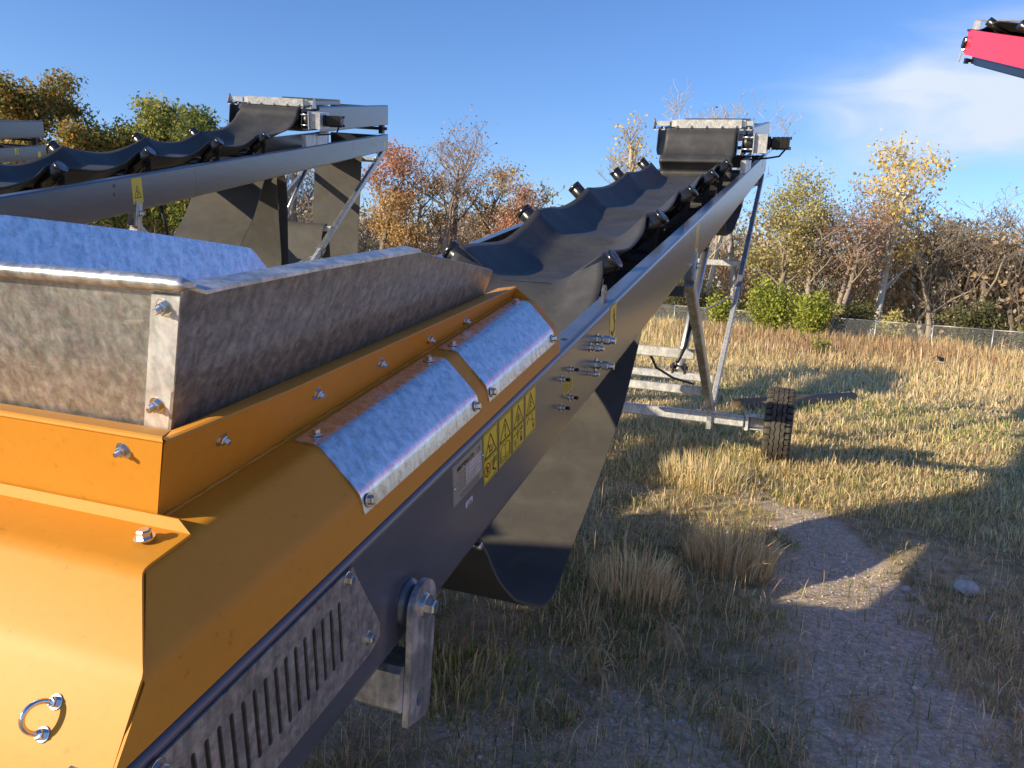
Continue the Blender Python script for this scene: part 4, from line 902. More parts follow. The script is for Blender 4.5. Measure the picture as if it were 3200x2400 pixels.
def f_ground(t, b):
    a = t.nodes.new('ShaderNodeAttribute'); a.attribute_name = 'Col'
    n1 = tnoise(t, 1.3, 6, 0.6); n2 = tnoise(t, 26, 5, 0.7); n3 = tnoise(t, 9, 4, 0.6)
    gr = ramp(t, n2, [(0.30, (0.42, 0.345, 0.235)), (0.5, (0.62, 0.52, 0.37)), (0.68, (0.78, 0.68, 0.52))])
    th = ramp(t, n3, [(0.30, (0.28, 0.22, 0.12)), (0.5, (0.46, 0.37, 0.21)), (0.7, (0.60, 0.50, 0.30))])
    th = mixc(t, ramp(t, n1, [(0.45, (0,)*3), (0.62, (0.55,)*3)]), th, (0.075, 0.085, 0.028))
    vo = t.nodes.new('ShaderNodeTexVoronoi'); vo.inputs['Scale'].default_value = 42; tcn = t.nodes.new('ShaderNodeTexCoord'); t.links.new(tcn.outputs['Object'], vo.inputs['Vector'])
    gr = mixc(t, 0.35, gr, ramp(t, vo.outputs['Distance'], [(0.0, (0.9,)*3), (0.6, (0.25,)*3)]), 'OVERLAY')
    c = mixc(t, a.outputs['Fac'], th, gr); t.links.new(c, b.inputs['Base Color'])
    bump(t, b, n2, 0.7, 0.02)
mat('ground', (0.3, 0.27, 0.22), 0.95, 0, 0.1, fn=f_ground)
bm_ = bare(X_, Y_).ravel()
g = np_mesh('ground', co, F_.ravel(), np.full(len(F_), 4), 'ground', np.repeat(bm_[:, None], 3, 1), True); tag(g, kind='structure')

# ------------------------------------------------------------------ grass
def blades(name, n, rmin, rmax, hfun, seed, wk=1.0, az0=-52, az1=24, colfun=None, keepfun=None, lean=.55, tips=False):
    r = np.random.default_rng(seed)
    rad = np.exp(r.uniform(np.log(rmin), np.log(rmax), n)); a = np.radians(r.uniform(az0, az1, n)); x = rad*np.sin(a); y = rad*np.cos(a)
    # clump: pull part of the blades towards tuft centres
    m_ = max(1, n//11); id_ = r.integers(0, m_, n); jx, jy, jr = x[id_], y[id_], rad[id_]; ts = r.uniform(.4, 1.6, m_)[id_]*(.016+.0055*jr)
    fr = r.uniform(0, 1, n) < .5; x = np.where(fr, jx+r.normal(0, 1, n)*ts, x); y = np.where(fr, jy+r.normal(0, 1, n)*ts, y); rad = np.hypot(x, y); jx = np.where(fr, jx, x+r.normal(0, 1, n)); jy = np.where(fr, jy, y+r.normal(0, 1, n))
    keep = r.uniform(0, 1, n) < keepfun(x, y); x, y, rad = x[keep], y[keep], rad[keep]; n = len(x)
    h = hfun(x, y, r); wd = (.0012+.00045*rad)*wk*r.uniform(.6, 1.5, n); th = r.uniform(0, 2*np.pi, n); ph = r.uniform(0, 2*np.pi, n); ln = np.abs(r.normal(0, lean, n)).clip(0, 1.6 if lean < 2 else 3.0)
    ox, oy = (x-jx[keep]), (y-jy[keep]); dl = np.hypot(ox, oy)+1e-4; dx = np.cos(ph)*.6+ox/dl*.7; dy = np.sin(ph)*.6+oy/dl*.7
    z0 = gz(x, y)-.01; sx, sy = np.cos(th)*wd, np.sin(th)*wd; C0 = colfun(x, y, r, h)
    lv = []; 
    for t, ww in ((0, 1), (.38, .95), (.75, .7), (1.0, 0)):
        cx = x+dx*ln*h*t**1.8*.75; cy = y+dy*ln*h*t**1.8*.75; cz = z0+h*(t*np.where(ln > 1.7, .28, 1.0)-(ln*.28).clip(0, .6)*np.where(ln > 1.7, .2, 1.0)*t**2.2)+.004
        if ww: lv += [np.stack([cx-sx*ww, cy-sy*ww, cz], 1), np.stack([cx+sx*ww, cy+sy*ww, cz], 1)]
        else: lv += [np.stack([cx, cy, cz], 1)]
    V_ = np.stack(lv, 1); cols = np.repeat(C0[:, None, :], 7, 1).copy(); 
    b = (np.arange(n)*7)[:, None]; q1 = b+np.array([0, 1, 3, 2]); q2 = b+np.array([2, 3, 5, 4]); t3 = b+np.array([4, 5, 6])
    ff = np.concatenate([q1, q2, t3], 1).ravel(); sz = np.tile([4, 4, 3], n)
    return V_.reshape(-1, 3), ff, sz, cols.reshape(-1, 3), n
PAL = dict(straw=(.80, .62, .31), pale=(.88, .74, .46), tan=(.66, .49, .26), brown=(.42, .28, .16), rust=(.48, .28, .15), green=(.17, .24, .06), lime=(.36, .42, .11), olive=(.36, .31, .13))
PA = {k: np.array(v) for k, v in PAL.items()}
def pick(r, n, opts):
    names, ws = zip(*opts); ws = np.array(ws, float)
    idx = (r.uniform(0, 1, n)[:, None] > (np.cumsum(ws/ws.sum()))[None, :]).sum(1).clip(0, len(names)-1)
    return np.stack([PA[k] for k in names])[idx]*r.uniform(.72, 1.22, (n, 1))
def greenness(x, y): return np.clip((fbm(x, y, 2.2, 40)-.50)*5, 0, 1)
def near_col(x, y, r, h):
    n = len(x); g_ = greenness(x, y)[:, None]; a = pick(r, n, [('straw', 3), ('pale', 1.6), ('tan', 3), ('brown', 2.0), ('rust', .5), ('olive', 1.2)]); b = pick(r, n, [('green', 3), ('lime', 1.0), ('straw', 1.5), ('olive', 1.5)])
    return np.where(r.uniform(0, 1, (n, 1)) < (.10+.48*g_), b, a)
def far_col(x, y, r, h):
    n = len(x); g_ = (greenness(x*.7, y*.7)*np.clip((24-y)/8, .12, 1))[:, None]; a = pick(r, n, [('straw', 4), ('pale', 3), ('tan', 2.5), ('brown', .6)]); b = pick(r, n, [('lime', 2), ('green', 1), ('straw', 2)])
    br = np.clip(1.5-np.hypot((x-2.0)/6.0, (y-36)/9.0), 0, 1)[:, None]; c = pick(r, n, [('rust', 2.0), ('brown', 3), ('tan', 3)])
    o = np.where(r.uniform(0, 1, (n, 1)) < (.10+.5*g_), b, a); return np.where(r.uniform(0, 1, (n, 1)) < br*1.1, c, o)
def dens_near(x, y): return np.clip(1.04-bare(x, y)*.97, .0, 1)*(.18+.82*np.clip(fbm(x, y, .6, 50)*2.6-.75, 0, 1))*np.where(x < -2.2, .35, 1)
def dens_far(x, y): return np.where(x < -.36*y-1.5, .30, 1.0)*(.35+.65*fbm(x, y, 2.5, 51))
H_near = lambda x, y, r: (.018+.065*r.uniform(0, 1, len(x))**2.0+.10*np.clip(fbm(x, y, 1.3, 60)-.48, 0, 1)*r.uniform(0, 1, len(x)))
H_far = lambda x, y, r: (.035+.10*r.uniform(0, 1, len(x))**2.0)*(1+np.clip((y-15)/20, 0, 1)**1.3*5.5)*(.45+1.1*fbm(x, y, 2.4, 61))
def put_grass(name, parts, label):
    vo_ = 0; Vs, Fs, Ss, Cs = [], [], [], []
    for v, f_, s_, c, n in parts: Vs.append(v); Fs.append(f_+vo_); Ss.append(s_); Cs.append(c); vo_ += len(v)
    o = np_mesh(name, np.concatenate(Vs), np.concatenate(Fs), np.concatenate(Ss), 'plant', np.concatenate(Cs)); tag(o, label, 'grass', kind='stuff'); return o
tall = lambda x, y, r: .08+.20*r.uniform(0, 1, len(x))**1.6
put_grass('dry_grass', [blades('a', 120000, 2.0, 12, H_near, 1, .85, colfun=near_col, keepfun=dens_near, lean=1.0),
    blades('e', 90000, 2.0, 12, lambda x, y, r: .05+.09*r.uniform(0, 1, len(x)), 12, .6, colfun=near_col, keepfun=lambda x, y: np.clip(dens_near(x, y)+.10, 0, 1), lean=2.6),
    blades('b', 11000, 2.2, 12, tall, 2, .55, colfun=lambda x, y, r, h: pick(r, len(x), [('straw', 3), ('pale', 3), ('tan', 2), ('rust', .7)]), keepfun=lambda x, y: dens_near(x, y)*np.clip((fbm(x, y, .8, 70)-.42)*5, .15, 1), lean=.6)], 'short dry grass and weeds over the stony ground beside the machine')
put_grass('meadow_grass', [blades('c', 210000, 7.0, 52, H_far, 3, .95, colfun=far_col, keepfun=dens_far, lean=.7),
    blades('f', 90000, 7.0, 30, lambda x, y, r: .06+.12*r.uniform(0, 1, len(x)), 13, .7, colfun=far_col, keepfun=dens_far, lean=2.4),
    blades('d', 70000, 16, 50, lambda x, y, r: (.20+.75*np.clip((y-17)/16, 0, 1))*(.35+.65*r.uniform(0, 1, len(x)))*(.5+fbm(x, y, 4, 77)), 4, .75, colfun=far_col, keepfun=lambda x, y: dens_far(x, y)*np.clip((fbm(x, y, 3.5, 71)-.36)*5, .1, 1)*np.clip((y-16)/10, 0, 1), lean=.45)], 'sunlit meadow of long straw coloured grass before the fence')
# sunlit tuft beside the path and clumps along the hanging belt
def tuft(name, cx, cy, rad, n, h, label, seed, opts=(('straw', 3), ('pale', 3), ('tan', 1.5), ('rust', .4)), lean=.4):
    r = np.random.default_rng(seed); a = r.uniform(0, 2*np.pi, n); q = rad*np.sqrt(r.uniform(0, 1, n)); x, y = cx+q*np.cos(a), cy+q*np.sin(a); hh = h*(.35+.65*r.uniform(0, 1, n))*(1-.4*(q/rad)**2)
    wd = r.uniform(.0018, .0042, n); th = r.uniform(0, 6.28, n); ph = a+r.normal(0, .7, n); ln = np.abs(r.normal(0, lean, n)); sx, sy = np.cos(th)*wd, np.sin(th)*wd; lv = []; z0 = gz(x, y)-.01
    for t, ww in ((0, 1), (.35, .95), (.7, .8), (1.0, 0)):
        X1 = x+np.cos(ph)*ln*hh*t**2*.8; Y1 = y+np.sin(ph)*ln*hh*t**2*.8; Z1 = z0+hh*(t-.25*ln.clip(0, 1.5)*t*t)
        if ww: lv += [np.stack([X1-sx*ww, Y1-sy*ww, Z1], 1), np.stack([X1+sx*ww, Y1+sy*ww, Z1], 1)]
        else: lv += [np.stack([X1, Y1, Z1], 1)]
    V_ = np.stack(lv, 1).reshape(-1, 3); c = np.repeat(pick(r, n, opts)[:, None, :], 7, 1).reshape(-1, 3); b = (np.arange(n)*7)[:, None]
    ff = np.concatenate([b+np.array([0, 1, 3, 2]), b+np.array([2, 3, 5, 4]), b+np.array([4, 5, 6])], 1).ravel(); sz = np.tile([4, 4, 3], n)
    V_ -= np.array([cx, cy, 0]); o = np_mesh(name, V_, ff, sz, 'plant', c); o.location = (cx, cy, 0); tag(o, label, 'grass tuft'); return o
tuft('grass_tuft', -.20, 5.05, .27, 900, .40, 'tall straw coloured grass tuft catching the sun beside the gravel path', 5)
tuft('grass_tuft', -.66, 4.35, .26, 700, .34, 'pale dry tuft with curled leaves at the foot of the hanging belt loop', 6)
tuft('grass_tuft', -1.15, 2.95, .34, 700, .15, 'green and yellow tuft in the shade below the low end of the belt loop', 7, (('lime', 2), ('green', 1.5), ('straw', 2), ('tan', 2)))
tuft('grass_tuft', -.62, 7.4, .40, 700, .40, 'sunlit yellow tuft in front of the galvanised axle', 8, (('pale', 3), ('straw', 3), ('lime', 1)))
# standing dead weeds with curled leaves
def weed(cx, cy, h, seed, label, n=5):
    r = random.Random(seed); mb = MB(); cl = []
    for i in range(n):
        a = r.uniform(0, 6.28); ln = r.uniform(.05, .28); hh = h*r.uniform(.6, 1); x0, y0 = cx+r.uniform(-.05, .05), cy+r.uniform(-.05, .05); z0 = float(gz(np.array([x0]), np.array([y0]))[0])-.01
        pts = [(x0+math.cos(a)*ln*hh*t*t, y0+math.sin(a)*ln*hh*t*t, z0+hh*t) for t in (0, .25, .5, .75, 1)]; mb.ptube(pts, [.0022, .002, .0018, .0014, .001], 4, 0, False)
        for j in range(6):
            t = r.uniform(.25, 1); k = t*t; b = (x0+math.cos(a)*ln*hh*k, y0+math.sin(a)*ln*hh*k, z0+hh*t); q = r.uniform(0, 6.28); l_ = r.uniform(.05, .13); wv = r.uniform(.003, .006)
            P3 = [(b[0]+math.cos(q)*l_*u_, b[1]+math.sin(q)*l_*u_, b[2]+l_*(.7*u_-1.5*u_*u_+r.uniform(-.1, .1)*u_)) for u_ in (0, .3, .6, .85, 1)]
            px, py = -math.sin(q), math.cos(q); vs_ = []
            for u_, p in enumerate(P3):
                ww = wv*(1-.22*u_); vs_ += [(p[0]-px*ww, p[1]-py*ww, p[2]), (p[0]+px*ww, p[1]+py*ww, p[2]+.002)]
            mb.add(vs_, [(2*u_, 2*u_+1, 2*u_+3, 2*u_+2) for u_ in range(4)], 0, True)
    o = mb.build('dead_weed', 'weed_straw', None, (cx, cy, 0)); tag(o, label, 'weed', 'dead weeds standing on the stony ground'); return o
mat('weed_straw', (.46, .35, .19), .8, 0, .1)
for i, (x, y, h, lb) in enumerate([(.84, 3.92, .26, 'upright dead weed with curled pale leaves at the right side of the gravel'), (.40, 3.35, .16, 'low brown dead weed in the middle of the foreground gravel'), (-.34, 3.55, .22, 'thin dead weed before the belt loop shade'), (-.75, 3.6, .62, 'tallest dead weed, two thin stalks before the hanging belt loop'),
        (-.62, 3.2, .28, 'dead weed with curled leaves just below the belt loop'), (-.05, 2.95, .20, 'dead weed nearest the lower edge among pebbles'), (1.2, 4.5, .24, 'dead weed beside the small purple flower'), (-.52, 5.2, .38, 'dead weed left of the sunlit tuft'), (.15, 3.75, .18, 'short dead weed between the path and the tuft'), (-.68, 6.6, .42, 'leafy dead weed standing in front of the axle')]):
    weed(x, y, h, 100+i, lb, 3 if 'two thin' in lb else 6)
# gravel
r = np.random.default_rng(9); n = 15000; x = r.uniform(-1.2, 2.2, n); y = 2.0+5.8*r.uniform(0, 1, n)**1.3; kp = r.uniform(0, 1, n) < bare(x, y)*.9+.05; x, y = x[kp], y[kp]; n = len(x)
ph_ = (1+5**.5)/2; ico = np.array([(-1, ph_, 0), (1, ph_, 0), (-1, -ph_, 0), (1, -ph_, 0), (0, -1, ph_), (0, 1, ph_), (0, -1, -ph_), (0, 1, -ph_), (ph_, 0, -1), (ph_, 0, 1), (-ph_, 0, -1), (-ph_, 0, 1)])/1.9
icf = np.array([(0,11,5),(0,5,1),(0,1,7),(0,7,10),(0,10,11),(1,5,9),(5,11,4),(11,10,2),(10,7,6),(7,1,8),(3,9,4),(3,4,2),(3,2,6),(3,6,8),(3,8,9),(4,9,5),(2,4,11),(6,2,10),(8,6,7),(9,8,1)])
sz_ = (.0025+.0045*r.uniform(0, 1, n)**2.2+.010*(r.uniform(0, 1, n) > .985))[:, None]; jit = r.uniform(.65, 1.25, (n, 12, 3)); V_ = ico[None]*jit*sz_[:, None, :]*np.array([1.2, 1.0, .7]); aa = r.uniform(0, 6.28, n); ca_, sa_ = np.cos(aa)[:, None], np.sin(aa)[:, None]
Vx = V_[..., 0]*ca_-V_[..., 1]*sa_+x[:, None]; Vy = V_[..., 0]*sa_+V_[..., 1]*ca_+y[:, None]; Vz = V_[..., 2]+(gz(x, y)+.001)[:, None]
cg = np.array([.62, .55, .44])*r.uniform(.5, 1.45, (n, 1))*(1+r.normal(0, .05, (n, 3))); o = np_mesh('gravel', np.stack([Vx, Vy, Vz], -1).reshape(-1, 3), (icf.ravel()[None]+(np.arange(n)*12)[:, None]).ravel(), np.full(n*20, 3), 'gravel', np.repeat(cg[:, None], 12, 1).reshape(-1, 3)); tag(o, 'loose grey gravel on the bare path and foreground', 'gravel', kind='stuff')
def rock(x, y, rad, seed, label):
    bm = bmesh.new(); bmesh.ops.create_icosphere(bm, subdivisions=3, radius=rad); rr = random.Random(seed); pl = [(Vector((rr.gauss(0, 1), rr.gauss(0, 1), rr.gauss(0, 1))).normalized(), rr.uniform(.62, .92)) for _ in range(12)]
    for v in bm.verts:
        for nn_, d in pl:
            q = v.co.dot(nn_)-d*rad
            if q > 0: v.co -= nn_*q*.9
        v.co.z *= .72
    me = bpy.data.meshes.new('rock'); bm.to_mesh(me); bm.free(); me.materials.append(MATS['pale_rock']); o = bpy.data.objects.new('rock', me); col.objects.link(o); o.location = (x, y, rad*.30); tag(o, label, 'rock'); return o
rock(1.20, 5.45, .075, 3, 'white limestone lump lying in the weeds to the right of the path'); rock(.835, 5.26, .032, 4, 'small pale stone at the edge of the gravel path')
# purple flower
mb = MB(); mb.tube((1.12, 4.6, 0), (1.125, 4.6, .13), .0014, n=5, mi=1)
for i in range(16):
    a = i*2.4; mb.add([(1.125, 4.6, .13), (1.125+.013*math.cos(a), 4.6+.013*math.sin(a), .142), (1.125+.013*math.cos(a+.4), 4.6+.013*math.sin(a+.4), .140)], [(0, 1, 2)], 0)
mat('petal', (.42, .22, .55), .7); mat('stem_green', (.1, .16, .04), .7); o = mb.build('purple_flower', ['petal', 'stem_green'], None, (1.12, 4.6, 0)); tag(o, 'tiny purple thistle flower among dry weeds right of the gravel', 'flower')
# old drainage pipe half sunk in the meadow, behind the tyre
mb = MB(); pa, pb = V((-.66, 13.0, .03)), V((1.25, 16.3, .01)); d = (pb-pa).normalized(); mb.disc_stack(pa, d, [(.25, .10), (.0, .105), (0, .135), ((pb-pa).length, .135), ((pb-pa).length, .05)], 22)
o = mb.build('wooden_pole', 'wood_dark', None, pa); tag(o, 'weathered hollow pole lying in the grass behind the front tyre', 'pole')
# bird low over the meadow
mb = MB(); bp = V((4.0, 24.5, .45)); mb.ptube([bp+V((-.16, 0, .0)), bp+V((-.10, 0, .012)), bp, bp+V((.09, 0, -.01)), bp+V((.15, 0, .01)), bp+V((.19, 0, .0))], [.006, .022, .04, .032, .022, .004], 10)
for k in (1, -1): mb.add([bp+V((-.03, .02*k, .02)), bp+V((.06, .02*k, .02)), bp+V((.03, .24*k, .13)), bp+V((-.12, .27*k, .17))], [(0, 1, 2, 3)], 1)
mb.add([bp+V((-.14, .02, .005)), bp+V((-.14, -.02, .005)), bp+V((-.25, -.04, .03)), bp+V((-.25, .04, .03))], [(0, 1, 2, 3)], 1)
mat('plumage', (.30, .28, .25), .8); mat('dark_plumage', (.03, .03, .035), .7); o = mb.build('bird', ['plumage', 'dark_plumage'], None, bp); tag(o, 'small dark and pale bird flying low over the straw coloured meadow', 'bird')

# ================================================================== fence
def fx(t): return V((-16+t, 43.9-.08*t*.35, 0)) if False else V((-24+t, 47.0-.105*t, 0))
froot = empty('chain_link_fence', (0, 44, 0)); FO = V((0, 44, 0)); rail = MB(); tops = []
npost = 22; sp = 2.55
for i in range(npost):
    p = fx(i*sp); z0 = float(gz(np.array([p.x]), np.array([p.y]))[0]); mb = MB(); mb.tube((p.x, p.y, z0-.05), (p.x, p.y, 1.28), .034, n=8); mb.tube((p.x, p.y, 1.27), (p.x-.06, p.y-.20, 1.45), .02, n=6); mb.build('post', 'fence_wire', froot, FO); tops.append((p.x, p.y, 1.25))
mb = MB()
for i in range(npost-1): mb.tube(tops[i], tops[i+1], .024, n=6)
mb.build('top_rail', 'fence_wire', froot, FO)
mb = MB(); Lf = (npost-1)*sp; h_ = 1.22; k_ = 0; stp = .075
tt = -h_
while tt < Lf:
    for sg in (1, -1):
        a0, b0 = (tt, tt+h_) if sg > 0 else (tt+h_, tt); za, zb = .03, .03+h_
        pts = [(a0, za), (b0, zb)]; (xa, z1), (xb, z2) = pts
        if min(xa, xb) < 0 or max(xa, xb) > Lf: continue
        A, B_ = fx(xa), fx(xb); A.z, B_.z = z1, z2; u_ = V((0, 0, .0035)); mb.add([A-u_, B_-u_, B_+u_, A+u_], [(0, 1, 2, 3)])
    tt += stp
mb.build('wire_mesh', 'fence_wire', froot, FO)
tag(froot, 'galvanised chain link fence with a top rail along the foot of the trees', 'fence')

# ================================================================== trees
WOODUP = 1.5
LP = dict(green=[(.10, .14, .035), (.15, .18, .045), (.075, .10, .03), (.24, .21, .05)], mixed=[(.36, .23, .07), (.28, .22, .06), (.12, .14, .04), (.40, .24, .07), (.18, .17, .05)], yellowgreen=[(.32, .32, .08), (.25, .26, .07), (.38, .34, .09), (.16, .18, .05)],
    red=[(.44, .19, .11), (.40, .22, .12), (.48, .26, .13), (.36, .16, .10)], orange=[(.50, .34, .14), (.46, .29, .13), (.42, .27, .12), (.54, .40, .17)], rust=[(.42, .25, .18), (.46, .30, .21), (.38, .23, .16), (.44, .33, .24)], yellow=[(.66, .46, .12), (.60, .42, .12), (.68, .52, .18), (.52, .38, .12)],
    straw=[(.50, .41, .27), (.44, .36, .23), (.38, .30, .19)], willow=[(.40, .36, .13), (.44, .39, .15), (.32, .31, .11), (.46, .38, .17)], brown=[(.38, .27, .17), (.42, .31, .19), (.31, .22, .14)], lime=[(.33, .36, .06), (.26, .30, .05), (.38, .40, .08), (.15, .19, .04)], dark=[(.08, .09, .04), (.11, .115, .05), (.15, .14, .07)])
def leaf_quads(P0, size, r, cols):
    n = len(P0); size = size*1.25; cols = np.minimum(np.array(cols)*1.35, .85); a = r.normal(0, 1, (n, 3)); a /= np.linalg.norm(a, axis=1)[:, None]; b = np.cross(a, r.normal(0, 1, (n, 3))); b /= np.linalg.norm(b, axis=1)[:, None]+1e-9
    s_ = (size*r.uniform(.55, 1.3, n))[:, None]; V_ = np.stack([P0-a*s_*.62, P0+b*s_*.34, P0+a*s_*.62, P0-b*s_*.34], 1)
    pc = cols[r.integers(0, len(cols), n)]*r.uniform(.7, 1.2, (n, 1)); return V_.reshape(-1, 3), np.repeat(pc[:, None], 4, 1).reshape(-1, 3)
def make_tree(name, x, y, H, label, pal, width=4.0, nleaf=4500, leaf=.13, bare_amt=0.0, trunk_h=.28, bark=(.17, .14, .11), lean=0.0, seed=1, forks=1, pal2=None, split=.6, droop=0, cat='tree', clump=.34, group=None, low=.12, tr=None, twig=1.0):
    rr = random.Random(seed*13+5); r = np.random.default_rng(seed*7+1); base = V((x, y, 0)); segs = []; tips = []
    tr = tr or (.018*H+.02)
    def grow(p, d, ln, rad, depth):
        pts = [p]; rads = [rad]; k = 4 if depth < 2 else 3; dd = d.copy()
        for i in range(k):
            dd = (dd + V((rr.uniform(-1, 1), rr.uniform(-1, 1), rr.uniform(-.5, .8)+(.10 if not droop else -.15)))*(.13 if depth < 1 else .26)).normalized()
            p = p + dd*ln/k; pts.append(p); rads.append(rad*(1-(i+1)/k*(.45 if depth < 1 else .6)))
        segs.append((pts, rads, depth))
        if depth >= 2: tips.append((pts[-1], depth)); tips.append((pts[len(pts)//2], depth))
        if depth >= 4: return
        nb_ = {0: 7, 1: 5, 2: 4, 3: 2}[depth]
        for i in range(nb_):
            t = (trunk_h + (1-trunk_h)*(i+.5)/nb_) if depth == 0 else rr.uniform(.3, 1.0); q = t*k; i0 = min(k-1, int(q)); pp = pts[i0].lerp(pts[i0+1], q-i0)
            a = rr.uniform(0, 6.283) if depth else i*2.4+rr.uniform(-.5, .5); up_ = rr.uniform(.35, .95) if not droop else rr.uniform(.1, .7)
            nd_ = (V((math.cos(a), math.sin(a), up_)).normalized()*.9 + dd*.45).normalized()
            l2 = ln*(.62-.25*t+rr.uniform(-.06, .1)) if depth == 0 else ln*rr.uniform(.42, .7)
            if depth == 0: l2 = min(l2, width*.62) * (1.0 if t > .5 else .9)
            grow(pp, nd_, l2, rads[i0]*rr.uniform(.42, .6), depth+1)
    for f_ in range(forks):
        a = rr.uniform(0, 6.28) if forks > 1 else 0; d0 = V((lean + (math.cos(a)*.13 if forks > 1 else 0), (math.sin(a)*.13 if forks > 1 else 0), 1)).normalized()
        grow(base+V((math.cos(a)*.2*(forks > 1), math.sin(a)*.2*(forks > 1), -.05)), d0, H*.90*(1-.08*f_), tr, 0)
    mb = MB()
    for pts, rads, dep in segs:
        if dep <= 1: mb.ptube(pts, [max(.018, q) for q in rads], 6 if dep else 8, 0, False)
        elif dep <= 4: mb.ptube(pts, [max(.012*twig, q) for q in rads], 3, 0, False, False)
    top = max(p.z for p, _ in tips); zs = H/max(top, .1)
    root_ = empty(name, base); tag(root_, label, cat, group)
    vv = np.array([tuple(v) for v in mb.v]); vv -= np.array([x, y, 0]); vv[:, 2] *= zs
    bc = np.array(bark)*np.random.default_rng(seed).uniform(.8, 1.2, (len(vv), 1)); ff = np.concatenate([np.array(f) for f in mb.f]); ss = np.array([len(f) for f in mb.f])
    np_mesh('trunk', vv, ff, ss, 'bark', bc, True, root_)
    if nleaf:
        T = np.array([(p.x-x, p.y-y, p.z*zs) for p, d in tips if p.z*zs > low*H]); T = T[r.uniform(0, 1, len(T)) < (1-bare_amt)]
        wts = r.uniform(.2, 1, len(T))**1.5; idx = r.choice(len(T), nleaf, p=wts/wts.sum()); P0 = T[idx]+r.normal(0, 1, (nleaf, 3))*clump*np.array([1, 1, .8]); P0 = P0[P0[:, 2] > .15]
        if droop: P0[:, 2] -= r.uniform(0, .5, len(P0))**1.2
        V_, C_ = leaf_quads(P0, leaf, r, LP[pal])
        if pal2:
            C2 = leaf_quads(P0, leaf, r, LP[pal2])[1]; hm = np.repeat(P0[:, 2]+r.normal(0, .5, len(P0)) < H*split, 4); C_[hm] = C2[hm]
        np_mesh('crown', V_, np.arange(len(V_)), np.full(len(V_)//4, 4), 'plant', C_, False, root_)
    return root_
T = make_tree
T('maple_tree', -43.9, 34.3, 10.9, 'tall green tree at the far left behind the stacked beam ends', 'green', 4.6, 15000, .16, seed=1, pal2='yellowgreen', split=.45)
T('maple_tree', -39.6, 35.4, 11.5, 'tallest tree of the left group, turning orange with dark green top', 'mixed', 5.2, 21000, .16, seed=2, pal2='orange', split=.35)
T('maple_tree', -37.6, 36.6, 9.0, 'low yellow green tree between the tall orange one and its neighbour', 'yellowgreen', 3.4, 11000, .15, seed=3)
T('maple_tree', -35.3, 37.0, 10.9, 'round topped yellow green tree left of the darker green crown', 'yellowgreen', 3.8, 14000, .15, seed=4)
T('maple_tree', -33.4, 37.6, 10.3, 'dark green crown at the right end of the left tree group', 'green', 3.0, 11000, .15, seed=5)
T('small_tree', -32.0, 38.1, 9.2, 'thin pale orange tree directly left of the second conveyor head', 'orange', 2.2, 1800, .15, seed=6)
T('ash_tree', -28.4, 40.2, 9.6, 'bare whitish tree seen under the second conveyor', 'rust', 3.4, 350, .13, .4, seed=7, bark=(.36, .32, .28), forks=2)
T('ash_tree', -26.6, 41.0, 8.2, 'smaller bare tree seen beside the hanging belt of the second conveyor', 'brown', 3.0, 500, .13, .4, seed=8, bark=(.33, .29, .25))
T('maple_tree', -22.7, 41.0, 9.3, 'red topped maple fading to orange right of the second conveyor legs', 'red', 3.4, 5200, .12, seed=9, pal2='orange', split=.72)
T('maple_tree', -20.9, 41.6, 8.0, 'orange brown maple between the red top and the tall thin tree', 'orange', 3.0, 3800, .11, seed=10, pal2='brown', split=.5)
T('poplar_tree', -18.9, 42.6, 11.2, 'tall thin tree with forked trunk and sparse pinkish leaves', 'rust', 5.0, 2100, .11, seed=11, forks=2, bark=(.26, .22, .18), clump=.42, low=.35)
T('maple_tree', -18.0, 44.6, 8.8, 'golden foliage rising behind the tall thin forked tree', 'orange', 3.0, 3600, .11, seed=12, pal2='brown', split=.4)
T('juniper_tree', -15.7, 43.2, 7.2, 'narrow dark rust tree left of the belt crest', 'rust', 1.9, 3200, .13, seed=13, pal2='brown', split=.5)
T('sumac_tree', -14.9, 43.6, 5.9, 'low red sumac at the edge of the belt', 'red', 2.6, 2600, .13, seed=14, cat='small tree')
T('small_tree', -13.2, 44.2, 8.0, 'sparse pale tree alone above the middle of the belt', 'willow', 3.0, 700, .14, .3, seed=15, bark=(.30, .28, .24))
T('aspen_tree', -9.6, 46.0, 12.0, 'bare branched tree left of the main conveyor head with yellow lower leaves', 'yellow', 3.2, 1100, .13, .2, seed=16, bark=(.36, .32, .27), forks=2, clump=.28)
T('cottonwood_tree', -5.4, 47.6, 14.6, 'tall bare pale tree standing behind the main conveyor head', 'straw', 4.6, 60, .12, .6, seed=17, bark=(.46, .42, .36), forks=3, tr=.16)
T('cottonwood_tree', -3.1, 48.4, 13.0, 'thin bare tree just right of the main conveyor head', 'straw', 2.6, 30, .12, .6, seed=18, bark=(.34, .31, .28))
T('willow_tree', -1.3, 47.6, 9.2, 'yellow green willow right of the conveyor leg', 'willow', 4.4, 7000, .11, seed=19, bark=(.24, .20, .15), clump=.40, lean=.08)
T('thorn_tree', .6, 48.2, 8.2, 'brown twiggy tree between the willow and the reddish tree', 'brown', 4.4, 2600, .10, seed=20, forks=3, bark=(.32, .27, .22))
T('oak_tree', 2.2, 48.6, 8.6, 'twiggy tree with patches of red leaves left of the tall yellow tree', 'rust', 3.8, 3800, .10, seed=21, forks=2, pal2='brown', split=.5, clump=.30, bark=(.30, .25, .21))
T('birch_tree', 4.5, 49.6, 11.6, 'tallest yellow tree on the right with a leaning white trunk', 'yellow', 3.8, 2500, .16, .15, seed=22, bark=(.55, .52, .46), lean=.10, forks=2, pal2='yellow', clump=.38, low=.25)
T('thorn_tree', 7.4, 50.8, 8.9, 'wide bare tree right of the yellow tree', 'straw', 5.6, 1500, .10, seed=23, forks=3, bark=(.30, .26, .21))
